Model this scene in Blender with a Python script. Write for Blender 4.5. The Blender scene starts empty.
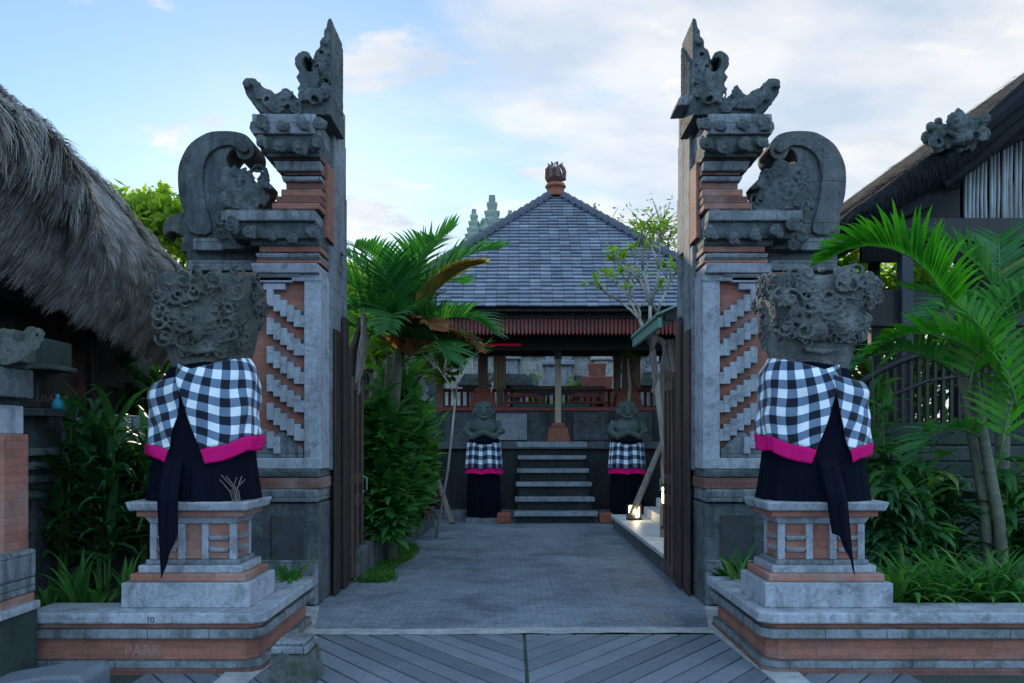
import bpy, bmesh, math, random
import numpy as np
from mathutils import Vector, Matrix, noise
random.seed(7)
PI = math.pi
sc = bpy.context.scene
C = sc.collection
# ------------------------------------------------------------------ camera
cam_d = bpy.data.cameras.new('camera'); cam = bpy.data.objects.new('camera', cam_d); C.objects.link(cam)
cam.location = (0, 0, 1.6); cam.rotation_euler = (PI/2, 0, 0)
cam_d.lens = 28; cam_d.sensor_width = 36; cam_d.shift_y = 0.0962; cam_d.clip_end = 3000; cam_d.clip_start = 0.1
sc.camera = cam
# ------------------------------------------------------------------ sun, sky, exposure
SUN_EL, SUN_AZ = math.radians(17), math.radians(-14)      # behind the scene, a little to the left
SD = Vector((math.sin(SUN_AZ)*math.cos(SUN_EL), math.cos(SUN_AZ)*math.cos(SUN_EL), math.sin(SUN_EL)))
sun_d = bpy.data.lights.new('sun', 'SUN'); sun = bpy.data.objects.new('sun', sun_d); C.objects.link(sun)
sun_d.energy = 3.0; sun_d.angle = math.radians(0.5); sun_d.color = (1, .84, .62)
sun.rotation_euler = SD.to_track_quat('Z', 'Y').to_euler()
sc.view_settings.view_transform = 'Standard'; sc.view_settings.look = 'None'
sc.view_settings.exposure = 0.75; sc.view_settings.gamma = 1; sc.view_settings.use_curve_mapping = False
W = bpy.data.worlds.new('World'); sc.world = W; W.use_nodes = True
def build_world():
    nt = W.node_tree; N = nt.nodes; L = nt.links; N.clear()
    out = N.new('ShaderNodeOutputWorld'); bg = N.new('ShaderNodeBackground'); bg.inputs[1].default_value = 0.1
    L.new(bg.outputs[0], out.inputs[0])
    sky = N.new('ShaderNodeTexSky'); sky.sky_type = 'NISHITA'; sky.sun_disc = False
    sky.sun_elevation = SUN_EL; sky.sun_rotation = SUN_AZ; sky.air_density = 1.3; sky.dust_density = 0.1; sky.ozone_density = 3.0
    tc = N.new('ShaderNodeTexCoord'); sep = N.new('ShaderNodeSeparateXYZ'); L.new(tc.outputs['Generated'], sep.inputs[0])
    def M(op, a, b=None, c=None):
        n = N.new('ShaderNodeMath'); n.operation = op
        for i, q in enumerate((a, b, c)):
            if q is None: continue
            if isinstance(q, (int, float)): n.inputs[i].default_value = q
            else: L.new(q, n.inputs[i])
        return n.outputs[0]
    x, y, z = sep.outputs
    zz = M('ADD', M('MAXIMUM', z, 0.0), 0.20)
    cmb = N.new('ShaderNodeCombineXYZ'); L.new(M('DIVIDE', x, zz), cmb.inputs[0]); L.new(M('MULTIPLY', M('DIVIDE', y, zz), 1.5), cmb.inputs[1])
    def NZ(scale, det, rough, dist, off):
        mp = N.new('ShaderNodeMapping'); mp.inputs['Location'].default_value = off; L.new(cmb.outputs[0], mp.inputs[0])
        q = N.new('ShaderNodeTexNoise'); q.inputs['Scale'].default_value = scale; q.inputs['Detail'].default_value = det; q.inputs['Roughness'].default_value = rough
        q.inputs['Distortion'].default_value = dist; L.new(mp.outputs[0], q.inputs['Vector']); return q.outputs[0]
    def RNG(v, a, b, t0=0, t1=1):
        q = N.new('ShaderNodeMapRange'); q.interpolation_type = 'SMOOTHSTEP'; q.inputs['From Min'].default_value = a; q.inputs['From Max'].default_value = b
        q.inputs['To Min'].default_value = t0; q.inputs['To Max'].default_value = t1; L.new(v, q.inputs['Value']); return q.outputs[0]
    veil = M('MULTIPLY', RNG(M('ADD', NZ(.9, 8, .62, .6, (3, 1, 0)), M('ADD', M('MULTIPLY', x, .62), M('MULTIPLY', M('SUBTRACT', .46, z), .55))), .36, .62), .88)
    puffs = RNG(M('ADD', NZ(2.6, 10, .58, .25, (.6, 2.3, 0)), M('ADD', M('MULTIPLY', x, .06), M('MULTIPLY', M('SUBTRACT', .35, z), .12))), .525, .62)
    class R_: pass
    r = R_(); r.outputs = [M('MAXIMUM', veil, puffs)]
    # brightness variation inside the clouds
    n2 = N.new('ShaderNodeTexNoise'); n2.inputs['Scale'].default_value = 2.6; n2.inputs['Detail'].default_value = 7; L.new(cmb.outputs[0], n2.inputs['Vector'])
    r2 = N.new('ShaderNodeValToRGB'); L.new(n2.outputs[0], r2.inputs[0])
    r2.color_ramp.elements[0].position = .38; r2.color_ramp.elements[0].color = (.62, .70, .80, 1)
    r2.color_ramp.elements[1].position = .60; r2.color_ramp.elements[1].color = (.98, .95, .92, 1)
    sc_ = N.new('ShaderNodeVectorMath'); sc_.operation = 'SCALE'; sc_.inputs[3].default_value = 6.4; L.new(r2.outputs[0], sc_.inputs[0])
    # unseen bright cloud bank overhead and behind the camera, added as bluish fill light
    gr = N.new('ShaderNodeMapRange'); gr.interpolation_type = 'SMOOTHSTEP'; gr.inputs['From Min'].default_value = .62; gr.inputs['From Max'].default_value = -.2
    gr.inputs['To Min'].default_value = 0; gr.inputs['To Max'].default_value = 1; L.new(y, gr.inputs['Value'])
    gn = N.new('ShaderNodeMix'); gn.data_type = 'RGBA'; L.new(gr.outputs[0], gn.inputs[0]); gn.inputs[6].default_value = (1, 1, 1, 1); gn.inputs[7].default_value = FILL_BANK
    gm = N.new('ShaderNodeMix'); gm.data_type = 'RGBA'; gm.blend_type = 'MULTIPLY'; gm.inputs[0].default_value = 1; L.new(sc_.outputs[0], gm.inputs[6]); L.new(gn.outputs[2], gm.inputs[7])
    tint = N.new('ShaderNodeMix'); tint.data_type = 'RGBA'; tint.blend_type = 'MULTIPLY'; tint.inputs[0].default_value = 1
    L.new(sky.outputs[0], tint.inputs[6]); tint.inputs[7].default_value = SKYTINT
    mx = N.new('ShaderNodeMix'); mx.data_type = 'RGBA'
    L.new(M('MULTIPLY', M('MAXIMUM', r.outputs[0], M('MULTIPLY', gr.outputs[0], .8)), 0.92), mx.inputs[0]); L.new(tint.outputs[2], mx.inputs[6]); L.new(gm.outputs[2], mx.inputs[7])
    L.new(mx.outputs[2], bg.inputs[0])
SKYTINT = (1.05, 1.06, 1.10, 1)
FILL_BANK = (1.4, 2.1, 2.85, 1)
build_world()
# ------------------------------------------------------------------ measuring helpers (photo measurements at a known distance)
F = 28/36*1024; EYE = 1.6; HY = 440.0
def X(px, Y): return (px-512)*Y/F
def Z(py, Y): return EYE+(HY-py)*Y/F
# ------------------------------------------------------------------ materials
class NT:
    def __init__(s, name):
        s.m = bpy.data.materials.new(name); s.m.use_nodes = True; s.t = s.m.node_tree; s.t.nodes.clear()
        s.out = s.n('ShaderNodeOutputMaterial'); s.p = s.n('ShaderNodeBsdfPrincipled'); s.l(s.p.outputs[0], s.out.inputs[0])
    def n(s, t, **k):
        n = s.t.nodes.new(t)
        for a, b in k.items():
            if a in n.bl_rna.properties: setattr(n, a, b)
        return n
    def l(s, a, b): s.t.links.new(a, b)
    def pos(s, scale=(1,1,1)):
        g = s.n('ShaderNodeNewGeometry'); m = s.n('ShaderNodeMapping'); m.inputs['Scale'].default_value = scale
        s.l(g.outputs['Position'], m.inputs[0]); return m.outputs[0]
    def noise(s, vec, scale, detail=6, rough=.6, dist=0):
        n = s.n('ShaderNodeTexNoise'); n.inputs['Scale'].default_value = scale; n.inputs['Detail'].default_value = detail
        n.inputs['Roughness'].default_value = rough; n.inputs['Distortion'].default_value = dist; s.l(vec, n.inputs['Vector']); return n.outputs[0]
    def ramp(s, fac, stops, const=False):
        r = s.n('ShaderNodeValToRGB'); cr = r.color_ramp
        if const: cr.interpolation = 'CONSTANT'
        while len(cr.elements) < len(stops): cr.elements.new(.5)
        for e, (p, c) in zip(cr.elements, stops): e.position = p; e.color = (*c, 1)
        s.l(fac, r.inputs[0]); return r.outputs[0]
    def mix(s, f, a, b, mode='MIX'):
        m = s.n('ShaderNodeMix', data_type='RGBA', blend_type=mode)
        for q, i in ((f, 0), (a, 6), (b, 7)):
            if isinstance(q, (int, float)): m.inputs[i].default_value = q
            elif isinstance(q, tuple): m.inputs[i].default_value = (*q, 1)
            else: s.l(q, m.inputs[i])
        return m.outputs[2]
    def math(s, op, a, b=0.0, c=0.0):
        m = s.n('ShaderNodeMath', operation=op)
        for i, q in enumerate((a, b, c)):
            if isinstance(q, (int, float)): m.inputs[i].default_value = q
            else: s.l(q, m.inputs[i])
        return m.outputs[0]
    def sep(s, v):
        m = s.n('ShaderNodeSeparateXYZ'); s.l(v, m.inputs[0]); return m.outputs
    def comb(s, a, b, c=0.0):
        m = s.n('ShaderNodeCombineXYZ')
        for i, q in enumerate((a, b, c)):
            if isinstance(q, (int, float)): m.inputs[i].default_value = q
            else: s.l(q, m.inputs[i])
        return m.outputs[0]
    def bump(s, h, strength=.3, dist=.02, prev=None):
        b = s.n('ShaderNodeBump'); b.inputs['Strength'].default_value = strength; b.inputs['Distance'].default_value = dist
        s.l(h, b.inputs['Height'])
        if prev: s.l(prev, b.inputs['Normal'])
        return b.outputs[0]
    def done(s, col, rough=.85, nrm=None, spec=.3):
        if isinstance(col, tuple): s.p.inputs['Base Color'].default_value = (*col, 1)
        else: s.l(col, s.p.inputs['Base Color'])
        if isinstance(rough, (int, float)): s.p.inputs['Roughness'].default_value = rough
        else: s.l(rough, s.p.inputs['Roughness'])
        s.p.inputs['Specular IOR Level'].default_value = spec
        if nrm: s.l(nrm, s.p.inputs['Normal'])
        return s.m
def stone(name, c1, c2, moss=(.03,.045,.02), mossamt=.3, streak=.5, bump=.5, scale=5, joints=None):
    s = NT(name); p = s.pos()
    big = s.noise(p, scale*.5, 5, .6, .3); fine = s.noise(p, scale*9, 6, .7)
    col = s.ramp(big, [(.3, c1), (.7, c2)])
    col = s.mix(s.ramp(fine, [(.35, (0,0,0)), (.7, (1,1,1))]), col, s.mix(.5, col, c2), 'MIX')
    col = s.mix(.55, col, s.ramp(fine, [(.3, (.45,.45,.45)), (.65, (1,1,1))]), 'MULTIPLY')
    bl = s.noise(p, scale*.9, 8, .75, .8); col = s.mix(s.math('MULTIPLY', s.ramp(bl, [(.50, (0,0,0)), (.62, (1,1,1))]), .45), col, (.035, .04, .04))   # dark lichen blotches
    st = s.noise(s.pos((7, 7, .7)), 1.3, 5, .65, .2)          # rain streaks of algae
    stm = s.ramp(st, [(.5, (0,0,0)), (.68, (1,1,1))])
    col = s.mix(s.math('MULTIPLY', stm, streak), col, (.045, .05, .05))
    g = s.n('ShaderNodeNewGeometry'); up = s.sep(g.outputs['Normal'])[2]
    mn = s.noise(p, scale*1.3, 6, .7)
    mm = s.math('MULTIPLY', s.ramp(s.math('ADD', mn, s.math('MULTIPLY', up, .16)), [(.54, (0,0,0)), (.68, (1,1,1))]), mossamt)
    col = s.mix(mm, col, moss)
    nb = s.bump(big, bump*.6, .03); nb = s.bump(fine, bump, .012, nb)
    if joints:
        w, h = joints; x, y, z = s.sep(p)
        b = s.n('ShaderNodeTexBrick'); b.inputs['Scale'].default_value = 1; b.inputs['Brick Width'].default_value = w; b.inputs['Row Height'].default_value = h
        b.inputs['Mortar Size'].default_value = .004; b.inputs['Mortar Smooth'].default_value = .3
        b.inputs['Color1'].default_value = (.85,.85,.85,1); b.inputs['Color2'].default_value = (1,1,1,1); b.inputs['Mortar'].default_value = (.35,.35,.35,1)
        s.l(s.comb(s.math('ADD', x, y), z), b.inputs['Vector'])
        col = s.mix(1.0, col, b.outputs[0], 'MULTIPLY'); nb = s.bump(s.math('SUBTRACT', 1.0, b.outputs['Fac']), .5, .01, nb)
    return s.done(col, .88, nb)
def brick(name, c1, c2, w=.22, h=.055, mort=(.16,.12,.10), grime=.5, ms=.0035):
    s = NT(name); p = s.pos(); x, y, z = s.sep(p)
    b = s.n('ShaderNodeTexBrick'); b.inputs['Scale'].default_value = 1; b.inputs['Brick Width'].default_value = w; b.inputs['Row Height'].default_value = h
    b.inputs['Mortar Size'].default_value = ms; b.inputs['Mortar Smooth'].default_value = .4; b.inputs['Bias'].default_value = 0
    b.inputs['Color1'].default_value = (*c1, 1); b.inputs['Color2'].default_value = (*c2, 1); b.inputs['Mortar'].default_value = (*mort, 1)
    s.l(s.comb(s.math('ADD', x, y), z), b.inputs['Vector'])
    n = s.noise(p, 3.5, 7, .7, .3); fine = s.noise(p, 60, 4, .7)
    col = s.mix(s.math('MULTIPLY', s.ramp(n, [(.45, (0,0,0)), (.7, (1,1,1))]), grime), b.outputs[0], (.07, .065, .055))
    n3 = s.noise(p, 1.7, 4, .6); col = s.mix(s.ramp(n3, [(.5, (0,0,0)), (.72, (.4,.4,.4))]), col, (.42, .36, .33))
    col = s.mix(.5, col, s.ramp(fine, [(.3, (.6,.6,.6)), (.65, (1,1,1))]), 'MULTIPLY')
    nb = s.bump(s.math('SUBTRACT', 1.0, b.outputs['Fac']), .4, .008); nb = s.bump(fine, .4, .006, nb)
    return s.done(col, .9, nb)
def wood(name, c1, c2, rough=.55, axis=2, scale=1.0, bump=.3, spec=.35):
    s = NT(name); sc3 = [9*scale]*3; sc3[axis] = .7*scale
    p = s.pos(tuple(sc3)); n = s.noise(p, 2.2, 7, .65, .5); m = s.noise(s.pos(), 2.5, 4)
    col = s.ramp(n, [(.3, c1), (.7, c2)])
    col = s.mix(.6, col, s.ramp(m, [(.3, (.5,.5,.5)), (.7, (1,1,1))]), 'MULTIPLY')
    return s.done(col, rough, s.bump(n, bump, .01), spec)
def leafmat(name, c1, c2, trans=.35, rough=.55, dry=None, spec=.22):
    s = NT(name); g = s.n('ShaderNodeNewGeometry'); r = g.outputs['Random Per Island']
    stops = [(0, c1), (1, c2)] if not dry else [(0, c1), (.8, c2), (.93, c2), (1, dry)]
    col = s.ramp(r, stops)
    n = s.noise(s.pos(), 9, 3); col = s.mix(.5, col, s.ramp(n, [(.35, (.55,.55,.55)), (.65, (1.0,1.0,1.0))]), 'MULTIPLY')
    s.done(col, rough, None, spec)
    tr = s.n('ShaderNodeBsdfTranslucent'); s.l(s.mix(1.0, col, (1.5, 1.7, .7), 'MULTIPLY'), tr.inputs[0])
    mx = s.n('ShaderNodeMixShader'); mx.inputs[0].default_value = trans
    s.l(s.p.outputs[0], mx.inputs[1]); s.l(tr.outputs[0], mx.inputs[2]); s.l(mx.outputs[0], s.out.inputs[0]); return s.m
def plain(name, col, rough=.6, nz=.3, scale=12, bump=.1, spec=.3, metal=0):
    s = NT(name); n = s.noise(s.pos(), scale, 6, .65)
    c = s.mix(nz, col, s.ramp(n, [(.3, (.3,.3,.3)), (.7, (1,1,1))]), 'MULTIPLY')
    s.p.inputs['Metallic'].default_value = metal
    return s.done(c, rough, s.bump(n, bump, .01), spec)
def gingham(name, pitch=.125):
    s = NT(name); uv = s.n('ShaderNodeUVMap'); x, y, z = s.sep(uv.outputs[0])
    def st(v):
        f = s.math('FRACT', s.math('MULTIPLY', v, 1/pitch))
        return s.math('LESS_THAN', f, .5)
    a = s.math('MULTIPLY', s.math('ADD', st(x), st(y)), .5)
    col = s.ramp(a, [(0, (.72,.77,.84)), (.3, (.13,.19,.28)), (.75, (.010,.012,.024))], True)
    n = s.noise(s.pos(), 7, 4); col = s.mix(.35, col, s.ramp(n, [(.3, (.6,.6,.6)), (.7, (1,1,1))]), 'MULTIPLY')
    wv = s.noise(s.pos(), 300, 2); s.p.inputs['Sheen Weight'].default_value = .2
    return s.done(col, .85, s.bump(wv, .15, .002), .15)
def cloth(name, col):
    s = NT(name); n = s.noise(s.pos((6,6,1)), 3, 5)
    return s.done(s.mix(.4, col, s.ramp(n, [(.3, (.6,.6,.6)), (.7, (1,1,1))]), 'MULTIPLY'), .9, s.bump(n, .25, .02), .06)
def emit(name, col, k):
    s = NT(name); s.p.inputs['Base Color'].default_value = (*col, 1); s.p.inputs['Emission Color'].default_value = (*col, 1); s.p.inputs['Emission Strength'].default_value = k; return s.m
M = {}
M['stone'] = stone('grey_stone', (.13,.145,.16), (.27,.29,.32), mossamt=.5, streak=.7, joints=(.42,.21))
M['stone_clean'] = stone('smooth_grey_stone', (.25,.27,.31), (.38,.40,.45), mossamt=.25, streak=.35, bump=.3)
M['stone_dark'] = stone('weathered_stone', (.018,.024,.028), (.15,.17,.18), moss=(.022,.040,.016), mossamt=.7, streak=.8, bump=.9, scale=7)
M['stone_mossy'] = stone('mossy_carved_stone', (.022,.026,.026), (.17,.175,.165), moss=(.028,.045,.012), mossamt=.75, streak=.6, bump=1.0, scale=9)
M['stone_black'] = stone('algae_black_stone', (.022,.025,.028), (.07,.08,.085), mossamt=.5, streak=.6, bump=.7)
M['brick'] = brick('red_brick', (.35,.135,.095), (.26,.105,.08), mort=(.20,.11,.09))
M['brick_dark'] = brick('dark_brick', (.20,.07,.05), (.13,.055,.045), grime=.6)
M['terracotta'] = plain('terracotta', (.26,.09,.055), .8, .5, 9, .3)
M['thatch'] = None
M['door'] = wood('dark_door_wood', (.014,.009,.009), (.055,.032,.028), .5)
M['door_red'] = wood('red_brown_door_wood', (.022,.011,.011), (.075,.034,.032), .5)
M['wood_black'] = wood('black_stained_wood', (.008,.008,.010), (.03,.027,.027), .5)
M['wood_brown'] = wood('brown_wood', (.07,.035,.02), (.17,.085,.05), .5)
M['wood_red'] = wood('red_painted_wood', (.20,.035,.03), (.30,.06,.045), .5)
M['wood_pale'] = wood('pale_wood', (.30,.22,.16), (.46,.36,.27), .6)
M['bamboo'] = wood('weathered_bamboo', (.22,.24,.25), (.52,.55,.56), .55)
M['driftwood'] = wood('driftwood', (.10,.085,.07), (.26,.22,.19), .8, bump=.8)
M['gingham'] = gingham('checkered_cloth')
M['gingham_small'] = gingham('checkered_cloth_fine', .16)
M['pink'] = cloth('pink_cloth', (.55,.008,.14))
M['black_cloth'] = cloth('black_cloth', (.004,.005,.012))
M['tin'] = plain('painted_tin', (.13,.25,.22), .5, .4, 10, .1)
M['soil'] = plain('soil', (.035,.028,.022), .95, .6, 20, .8)
M['ivory'] = plain('ivory_cloth', (.62,.57,.48), .8, .25, 8, .1)
M['leaf_dark'] = leafmat('dark_leaves', (.014,.060,.022), (.035,.12,.038), .3)
M['leaf_mid'] = leafmat('mid_green_leaves', (.022,.11,.025), (.06,.20,.04), .4, .5, (.16,.17,.04))
M['leaf_palm'] = leafmat('palm_leaves', (.022,.15,.012), (.05,.26,.018), .45, .5, (.24,.20,.06))
M['leaf_palm_deep'] = leafmat('deep_palm_leaves', (.018,.11,.035), (.05,.19,.05), .4, .5, (.26,.22,.06))
M['leaf_bright'] = leafmat('bright_leaves', (.09,.20,.02), (.22,.34,.035), .55)
M['leaf_lime'] = leafmat('lime_leaves', (.14,.26,.02), (.32,.40,.06), .6)
M['leaf_orange'] = leafmat('dying_palm_leaves', (.30,.19,.04), (.46,.33,.07), .45)
M['leaf_wine'] = leafmat('wine_leaves', (.06,.008,.012), (.11,.02,.02), .2)
M['bark'] = wood('bark', (.06,.05,.04), (.17,.15,.13), .9, bump=.8)
M['palm_bark'] = wood('palm_trunk', (.07,.075,.055), (.17,.175,.13), .8, axis=0, bump=.5)
M['stem_green'] = plain('green_stem', (.06,.13,.03), .5)
M['glow'] = emit('lamp_glass', (1, .80, .48), 5)
M['red_light'] = emit('red_lamp', (.6, .01, .05), .06)
M['glass_dark'] = plain('dark_glass', (.02,.03,.03), .08, .2, 3, .0, .6)
M['blue'] = plain('turquoise_plastic', (.01,.18,.24), .6)
def thatchmat(name, c1, c2):
    s = NT(name); g = s.n('ShaderNodeNewGeometry'); r = g.outputs['Random Per Island']
    a = s.noise(s.pos(), 2.2, 6, .7); b = s.noise(s.pos((3, 30, 3)), 2, 4)
    v = s.math('ADD', s.math('MULTIPLY', r, .45), s.math('MULTIPLY', a, .55))
    col = s.ramp(v, [(.2, c1), (.75, c2)])
    return s.done(col, .9, s.bump(b, .5, .03), .15)
M['thatch'] = thatchmat('grey_thatch', (.10,.088,.078), (.42,.39,.37))
M['ijuk'] = thatchmat('black_palm_fibre', (.003,.004,.005), (.020,.022,.026))
def tilemat():
    s = NT('slate_shingle'); g = s.n('ShaderNodeNewGeometry'); r = g.outputs['Random Per Island']
    a = s.noise(s.pos(), 1.4, 5, .65); f = s.noise(s.pos(), 40, 4, .7)
    v = s.math('ADD', s.math('MULTIPLY', r, .28), s.math('MULTIPLY', a, .72))
    col = s.ramp(v, [(.25, (.12,.135,.17)), (.55, (.19,.21,.26)), (.85, (.33,.35,.40))])
    col = s.mix(.5, col, s.ramp(f, [(.3, (.55,.55,.55)), (.65, (1,1,1))]), 'MULTIPLY')
    return s.done(col, .65, s.bump(f, .4, .01), .3)
M['shingle'] = tilemat()
def pathmat():
    s = NT('cobbled_paving'); p = s.pos(); x, y, z = s.sep(p)
    wob = s.noise(p, 1.2, 3); 
    b = s.n('ShaderNodeTexBrick'); b.inputs['Scale'].default_value = 1; b.inputs['Brick Width'].default_value = .13; b.inputs['Row Height'].default_value = .065
    b.inputs['Mortar Size'].default_value = .006; b.inputs['Mortar Smooth'].default_value = .8
    b.inputs['Color1'].default_value = (.14,.165,.20,1); b.inputs['Color2'].default_value = (.20,.225,.265,1); b.inputs['Mortar'].default_value = (.105,.12,.14,1)
    s.l(s.comb(s.math('ADD', x, s.math('MULTIPLY', wob, .05)), s.math('ADD', y, s.math('MULTIPLY', wob, .05))), b.inputs['Vector'])
    f = s.noise(p, 45, 5, .7); m = s.noise(p, 1.1, 6, .65, .4)
    col = s.mix(.6, b.outputs[0], s.ramp(f, [(.3, (.55,.55,.55)), (.65, (1.1,1.1,1.1))]), 'MULTIPLY')
    col = s.mix(.9, col, s.ramp(m, [(.3, (.5,.52,.55)), (.5, (1,1,1)), (.72, (1.35,1.32,1.26))]), 'MULTIPLY')
    m2 = s.noise(p, 4.5, 6, .7, 1.0); col = s.mix(s.ramp(m2, [(.58, (0,0,0)), (.75, (.7,.7,.7))]), col, (.045, .05, .045))
    v = s.n('ShaderNodeTexVoronoi', feature='DISTANCE_TO_EDGE'); v.inputs['Scale'].default_value = .8
    s.l(s.comb(s.math('ADD', x, s.math('MULTIPLY', f, .1)), s.math('ADD', y, s.math('MULTIPLY', m, .8))), v.inputs['Vector'])
    ck = s.ramp(v.outputs['Distance'], [(0, (.6,.6,.6)), (.008, (1,1,1))]); col = s.mix(.7, col, ck, 'MULTIPLY')
    nb = s.bump(s.math('SUBTRACT', 1.0, b.outputs['Fac']), .55, .012); nb = s.bump(f, .5, .008, nb)
    return s.done(col, s.ramp(m, [(.3, (.5,.5,.5)), (.7, (.8,.8,.8))]), nb, .35)
M['path'] = pathmat()
def slabmat():
    s = NT('paving_slab'); p = s.pos(); g = s.n('ShaderNodeNewGeometry'); r = g.outputs['Random Per Island']
    f = s.noise(p, 50, 6, .7); m = s.noise(p, 1.8, 6, .7, .4)
    col = s.ramp(r, [(0, (.105,.125,.15)), (1, (.175,.195,.225))])
    col = s.mix(.6, col, s.ramp(f, [(.3, (.55,.55,.55)), (.65, (1.1,1.1,1.1))]), 'MULTIPLY')
    col = s.mix(.7, col, s.ramp(m, [(.3, (.6,.62,.65)), (.7, (1.15,1.13,1.1))]), 'MULTIPLY')
    return s.done(col, .6, s.bump(f, .5, .008), .35)
M['slab'] = slabmat()
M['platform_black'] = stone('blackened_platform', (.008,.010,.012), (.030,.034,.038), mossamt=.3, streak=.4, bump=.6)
M['concrete'] = plain('worn_concrete', (.36,.37,.37), .8, .7, 7, .4)
M['white_step'] = plain('pale_terrazzo', (.50,.53,.55), .5, .4, 6, .1)
# ------------------------------------------------------------------ mesh helpers
ORG = {}
class MB:
    def __init__(s): s.v = []; s.f = []; s.uv = None
    def add(s, vs, fs):
        o = len(s.v); s.v += [tuple(p) for p in vs]; s.f += [tuple(i+o for i in f) for f in fs]; return s
    def box(s, x0, x1, y0, y1, z0, z1):
        if x0 > x1: x0, x1 = x1, x0
        if y0 > y1: y0, y1 = y1, y0
        if z0 > z1: z0, z1 = z1, z0
        return s.add([(x0,y0,z0),(x1,y0,z0),(x1,y1,z0),(x0,y1,z0),(x0,y0,z1),(x1,y0,z1),(x1,y1,z1),(x0,y1,z1)],
                     [(0,3,2,1),(4,5,6,7),(0,1,5,4),(1,2,6,5),(2,3,7,6),(3,0,4,7)])
    def frus(s, x0, x1, y0, y1, z0, z1, d):        # box whose bottom is inset by d
        return s.add([(x0+d,y0+d,z0),(x1-d,y0+d,z0),(x1-d,y1-d,z0),(x0+d,y1-d,z0),(x0,y0,z1),(x1,y0,z1),(x1,y1,z1),(x0,y1,z1)],
                     [(0,3,2,1),(4,5,6,7),(0,1,5,4),(1,2,6,5),(2,3,7,6),(3,0,4,7)])
    def prism(s, pts, y0, y1, fn=None):             # pts are (x, z)
        n = len(pts); fn = fn or (lambda a, b, y: (a, y, b))
        vs = [fn(a, b, y0) for a, b in pts]+[fn(a, b, y1) for a, b in pts]
        return s.add(vs, [tuple(range(n)), tuple(range(2*n-1, n-1, -1))]+[(i, (i+1)%n, (i+1)%n+n, i+n)[::-1] for i in range(n)])
    def prismz(s, pts, z0, z1): return s.prism(pts, z0, z1, lambda a, b, z: (a, b, z))
    def prismx(s, pts, x0, x1): return s.prism(pts, x0, x1, lambda a, b, x: (x, a, b))
    def tube(s, pts, radii, n=6):
        pts = [Vector(p) for p in pts]
        if isinstance(radii, (int, float)): radii = [radii]*len(pts)
        vs = []; fs = []; ref = Vector((.31, .2, .93))
        for i, p in enumerate(pts):
            t = (pts[min(i+1, len(pts)-1)]-pts[max(i-1, 0)]).normalized()
            if abs(t.dot(ref)) > .97: ref = Vector((1, .1, 0))
            a = t.cross(ref).normalized(); b = t.cross(a)
            for k in range(n):
                q = 2*PI*k/n; vs.append(p+(a*math.cos(q)+b*math.sin(q))*radii[i])
        for i in range(len(pts)-1):
            for k in range(n): fs.append((i*n+k, i*n+(k+1)%n, (i+1)*n+(k+1)%n, (i+1)*n+k))
        fs += [tuple(range(n-1, -1, -1)), tuple(range((len(pts)-1)*n, len(pts)*n))]
        return s.add(vs, fs)
    def ball(s, c, r, n=8, m=6):
        if isinstance(r, (int, float)): r = (r, r, r)
        vs = [(c[0], c[1], c[2]+r[2])]; fs = []
        for j in range(1, m):
            for i in range(n):
                a = 2*PI*i/n; b = PI*j/m; vs.append((c[0]+r[0]*math.sin(b)*math.cos(a), c[1]+r[1]*math.sin(b)*math.sin(a), c[2]+r[2]*math.cos(b)))
        vs.append((c[0], c[1], c[2]-r[2])); e = len(vs)-1
        for i in range(n):
            fs.append((0, 1+i, 1+(i+1)%n)); fs.append((e, e-n+(i+1)%n, e-n+i))
            for j in range(m-2): fs.append((1+j*n+i, 1+(j+1)*n+i, 1+(j+1)*n+(i+1)%n, 1+j*n+(i+1)%n))
        return s.add(vs, fs)
    def lathe(s, c, prof, n=12):
        vs = []; fs = []
        for r, z in prof:
            for k in range(n): vs.append((c[0]+r*math.cos(2*PI*k/n), c[1]+r*math.sin(2*PI*k/n), c[2]+z))
        for i in range(len(prof)-1):
            for k in range(n): fs.append((i*n+k, i*n+(k+1)%n, (i+1)*n+(k+1)%n, (i+1)*n+k))
        fs += [tuple(range(n-1, -1, -1)), tuple(range((len(prof)-1)*n, len(prof)*n))]
        return s.add(vs, fs)
    def grid(s, fn, nu, nv, uvfn=None):
        vs = [fn(i/nu, j/nv) for j in range(nv+1) for i in range(nu+1)]
        fs = [(j*(nu+1)+i, j*(nu+1)+i+1, (j+1)*(nu+1)+i+1, (j+1)*(nu+1)+i) for j in range(nv) for i in range(nu)]
        if uvfn:
            if s.uv is None: s.uv = []
            s.uv += [uvfn(i/nu, j/nv) for j in range(nv+1) for i in range(nu+1)]
        return s.add(vs, fs)
    def scroll(s, cx, cz, y, size, a0=0, turn=1, r=.18, up=1.6):      # a carved volute in the XZ plane
        pts = []; rad = []
        r *= 1.1
        for i in range(15):
            t = i/14; a = a0+turn*t*up*2*PI; q = size*(1-t*.82)
            pts.append((cx+q*math.cos(a), y-.25*size*t, cz+q*math.sin(a))); rad.append(size*r*(1-.35*t))
        return s.tube(pts, rad, 5)
    def leaf(s, base, az, el, length, width, droop, n=5, fold=.25, prof=None, twist=0):
        p = Vector(base); vs = []; fs = []
        side = Vector((math.cos(az+PI/2), math.sin(az+PI/2), 0))
        if twist: side = (side*math.cos(twist)+Vector((0,0,1))*math.sin(twist))
        for i in range(n+1):
            t = i/n; e = el-droop*t*t
            d = Vector((math.cos(az)*math.cos(e), math.sin(az)*math.cos(e), math.sin(e)))
            w = width*.5*(prof(t) if prof else (math.sin(PI*min(1, (t*.92+.08)))**.7))
            nrm = side.cross(d)
            vs += [p+side*w+nrm*w*fold, p, p-side*w+nrm*w*fold]
            if i < n: fs += [(i*3, i*3+1, i*3+4, i*3+3), (i*3+1, i*3+2, i*3+5, i*3+4)]
            p = p+d*(length/n)
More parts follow.
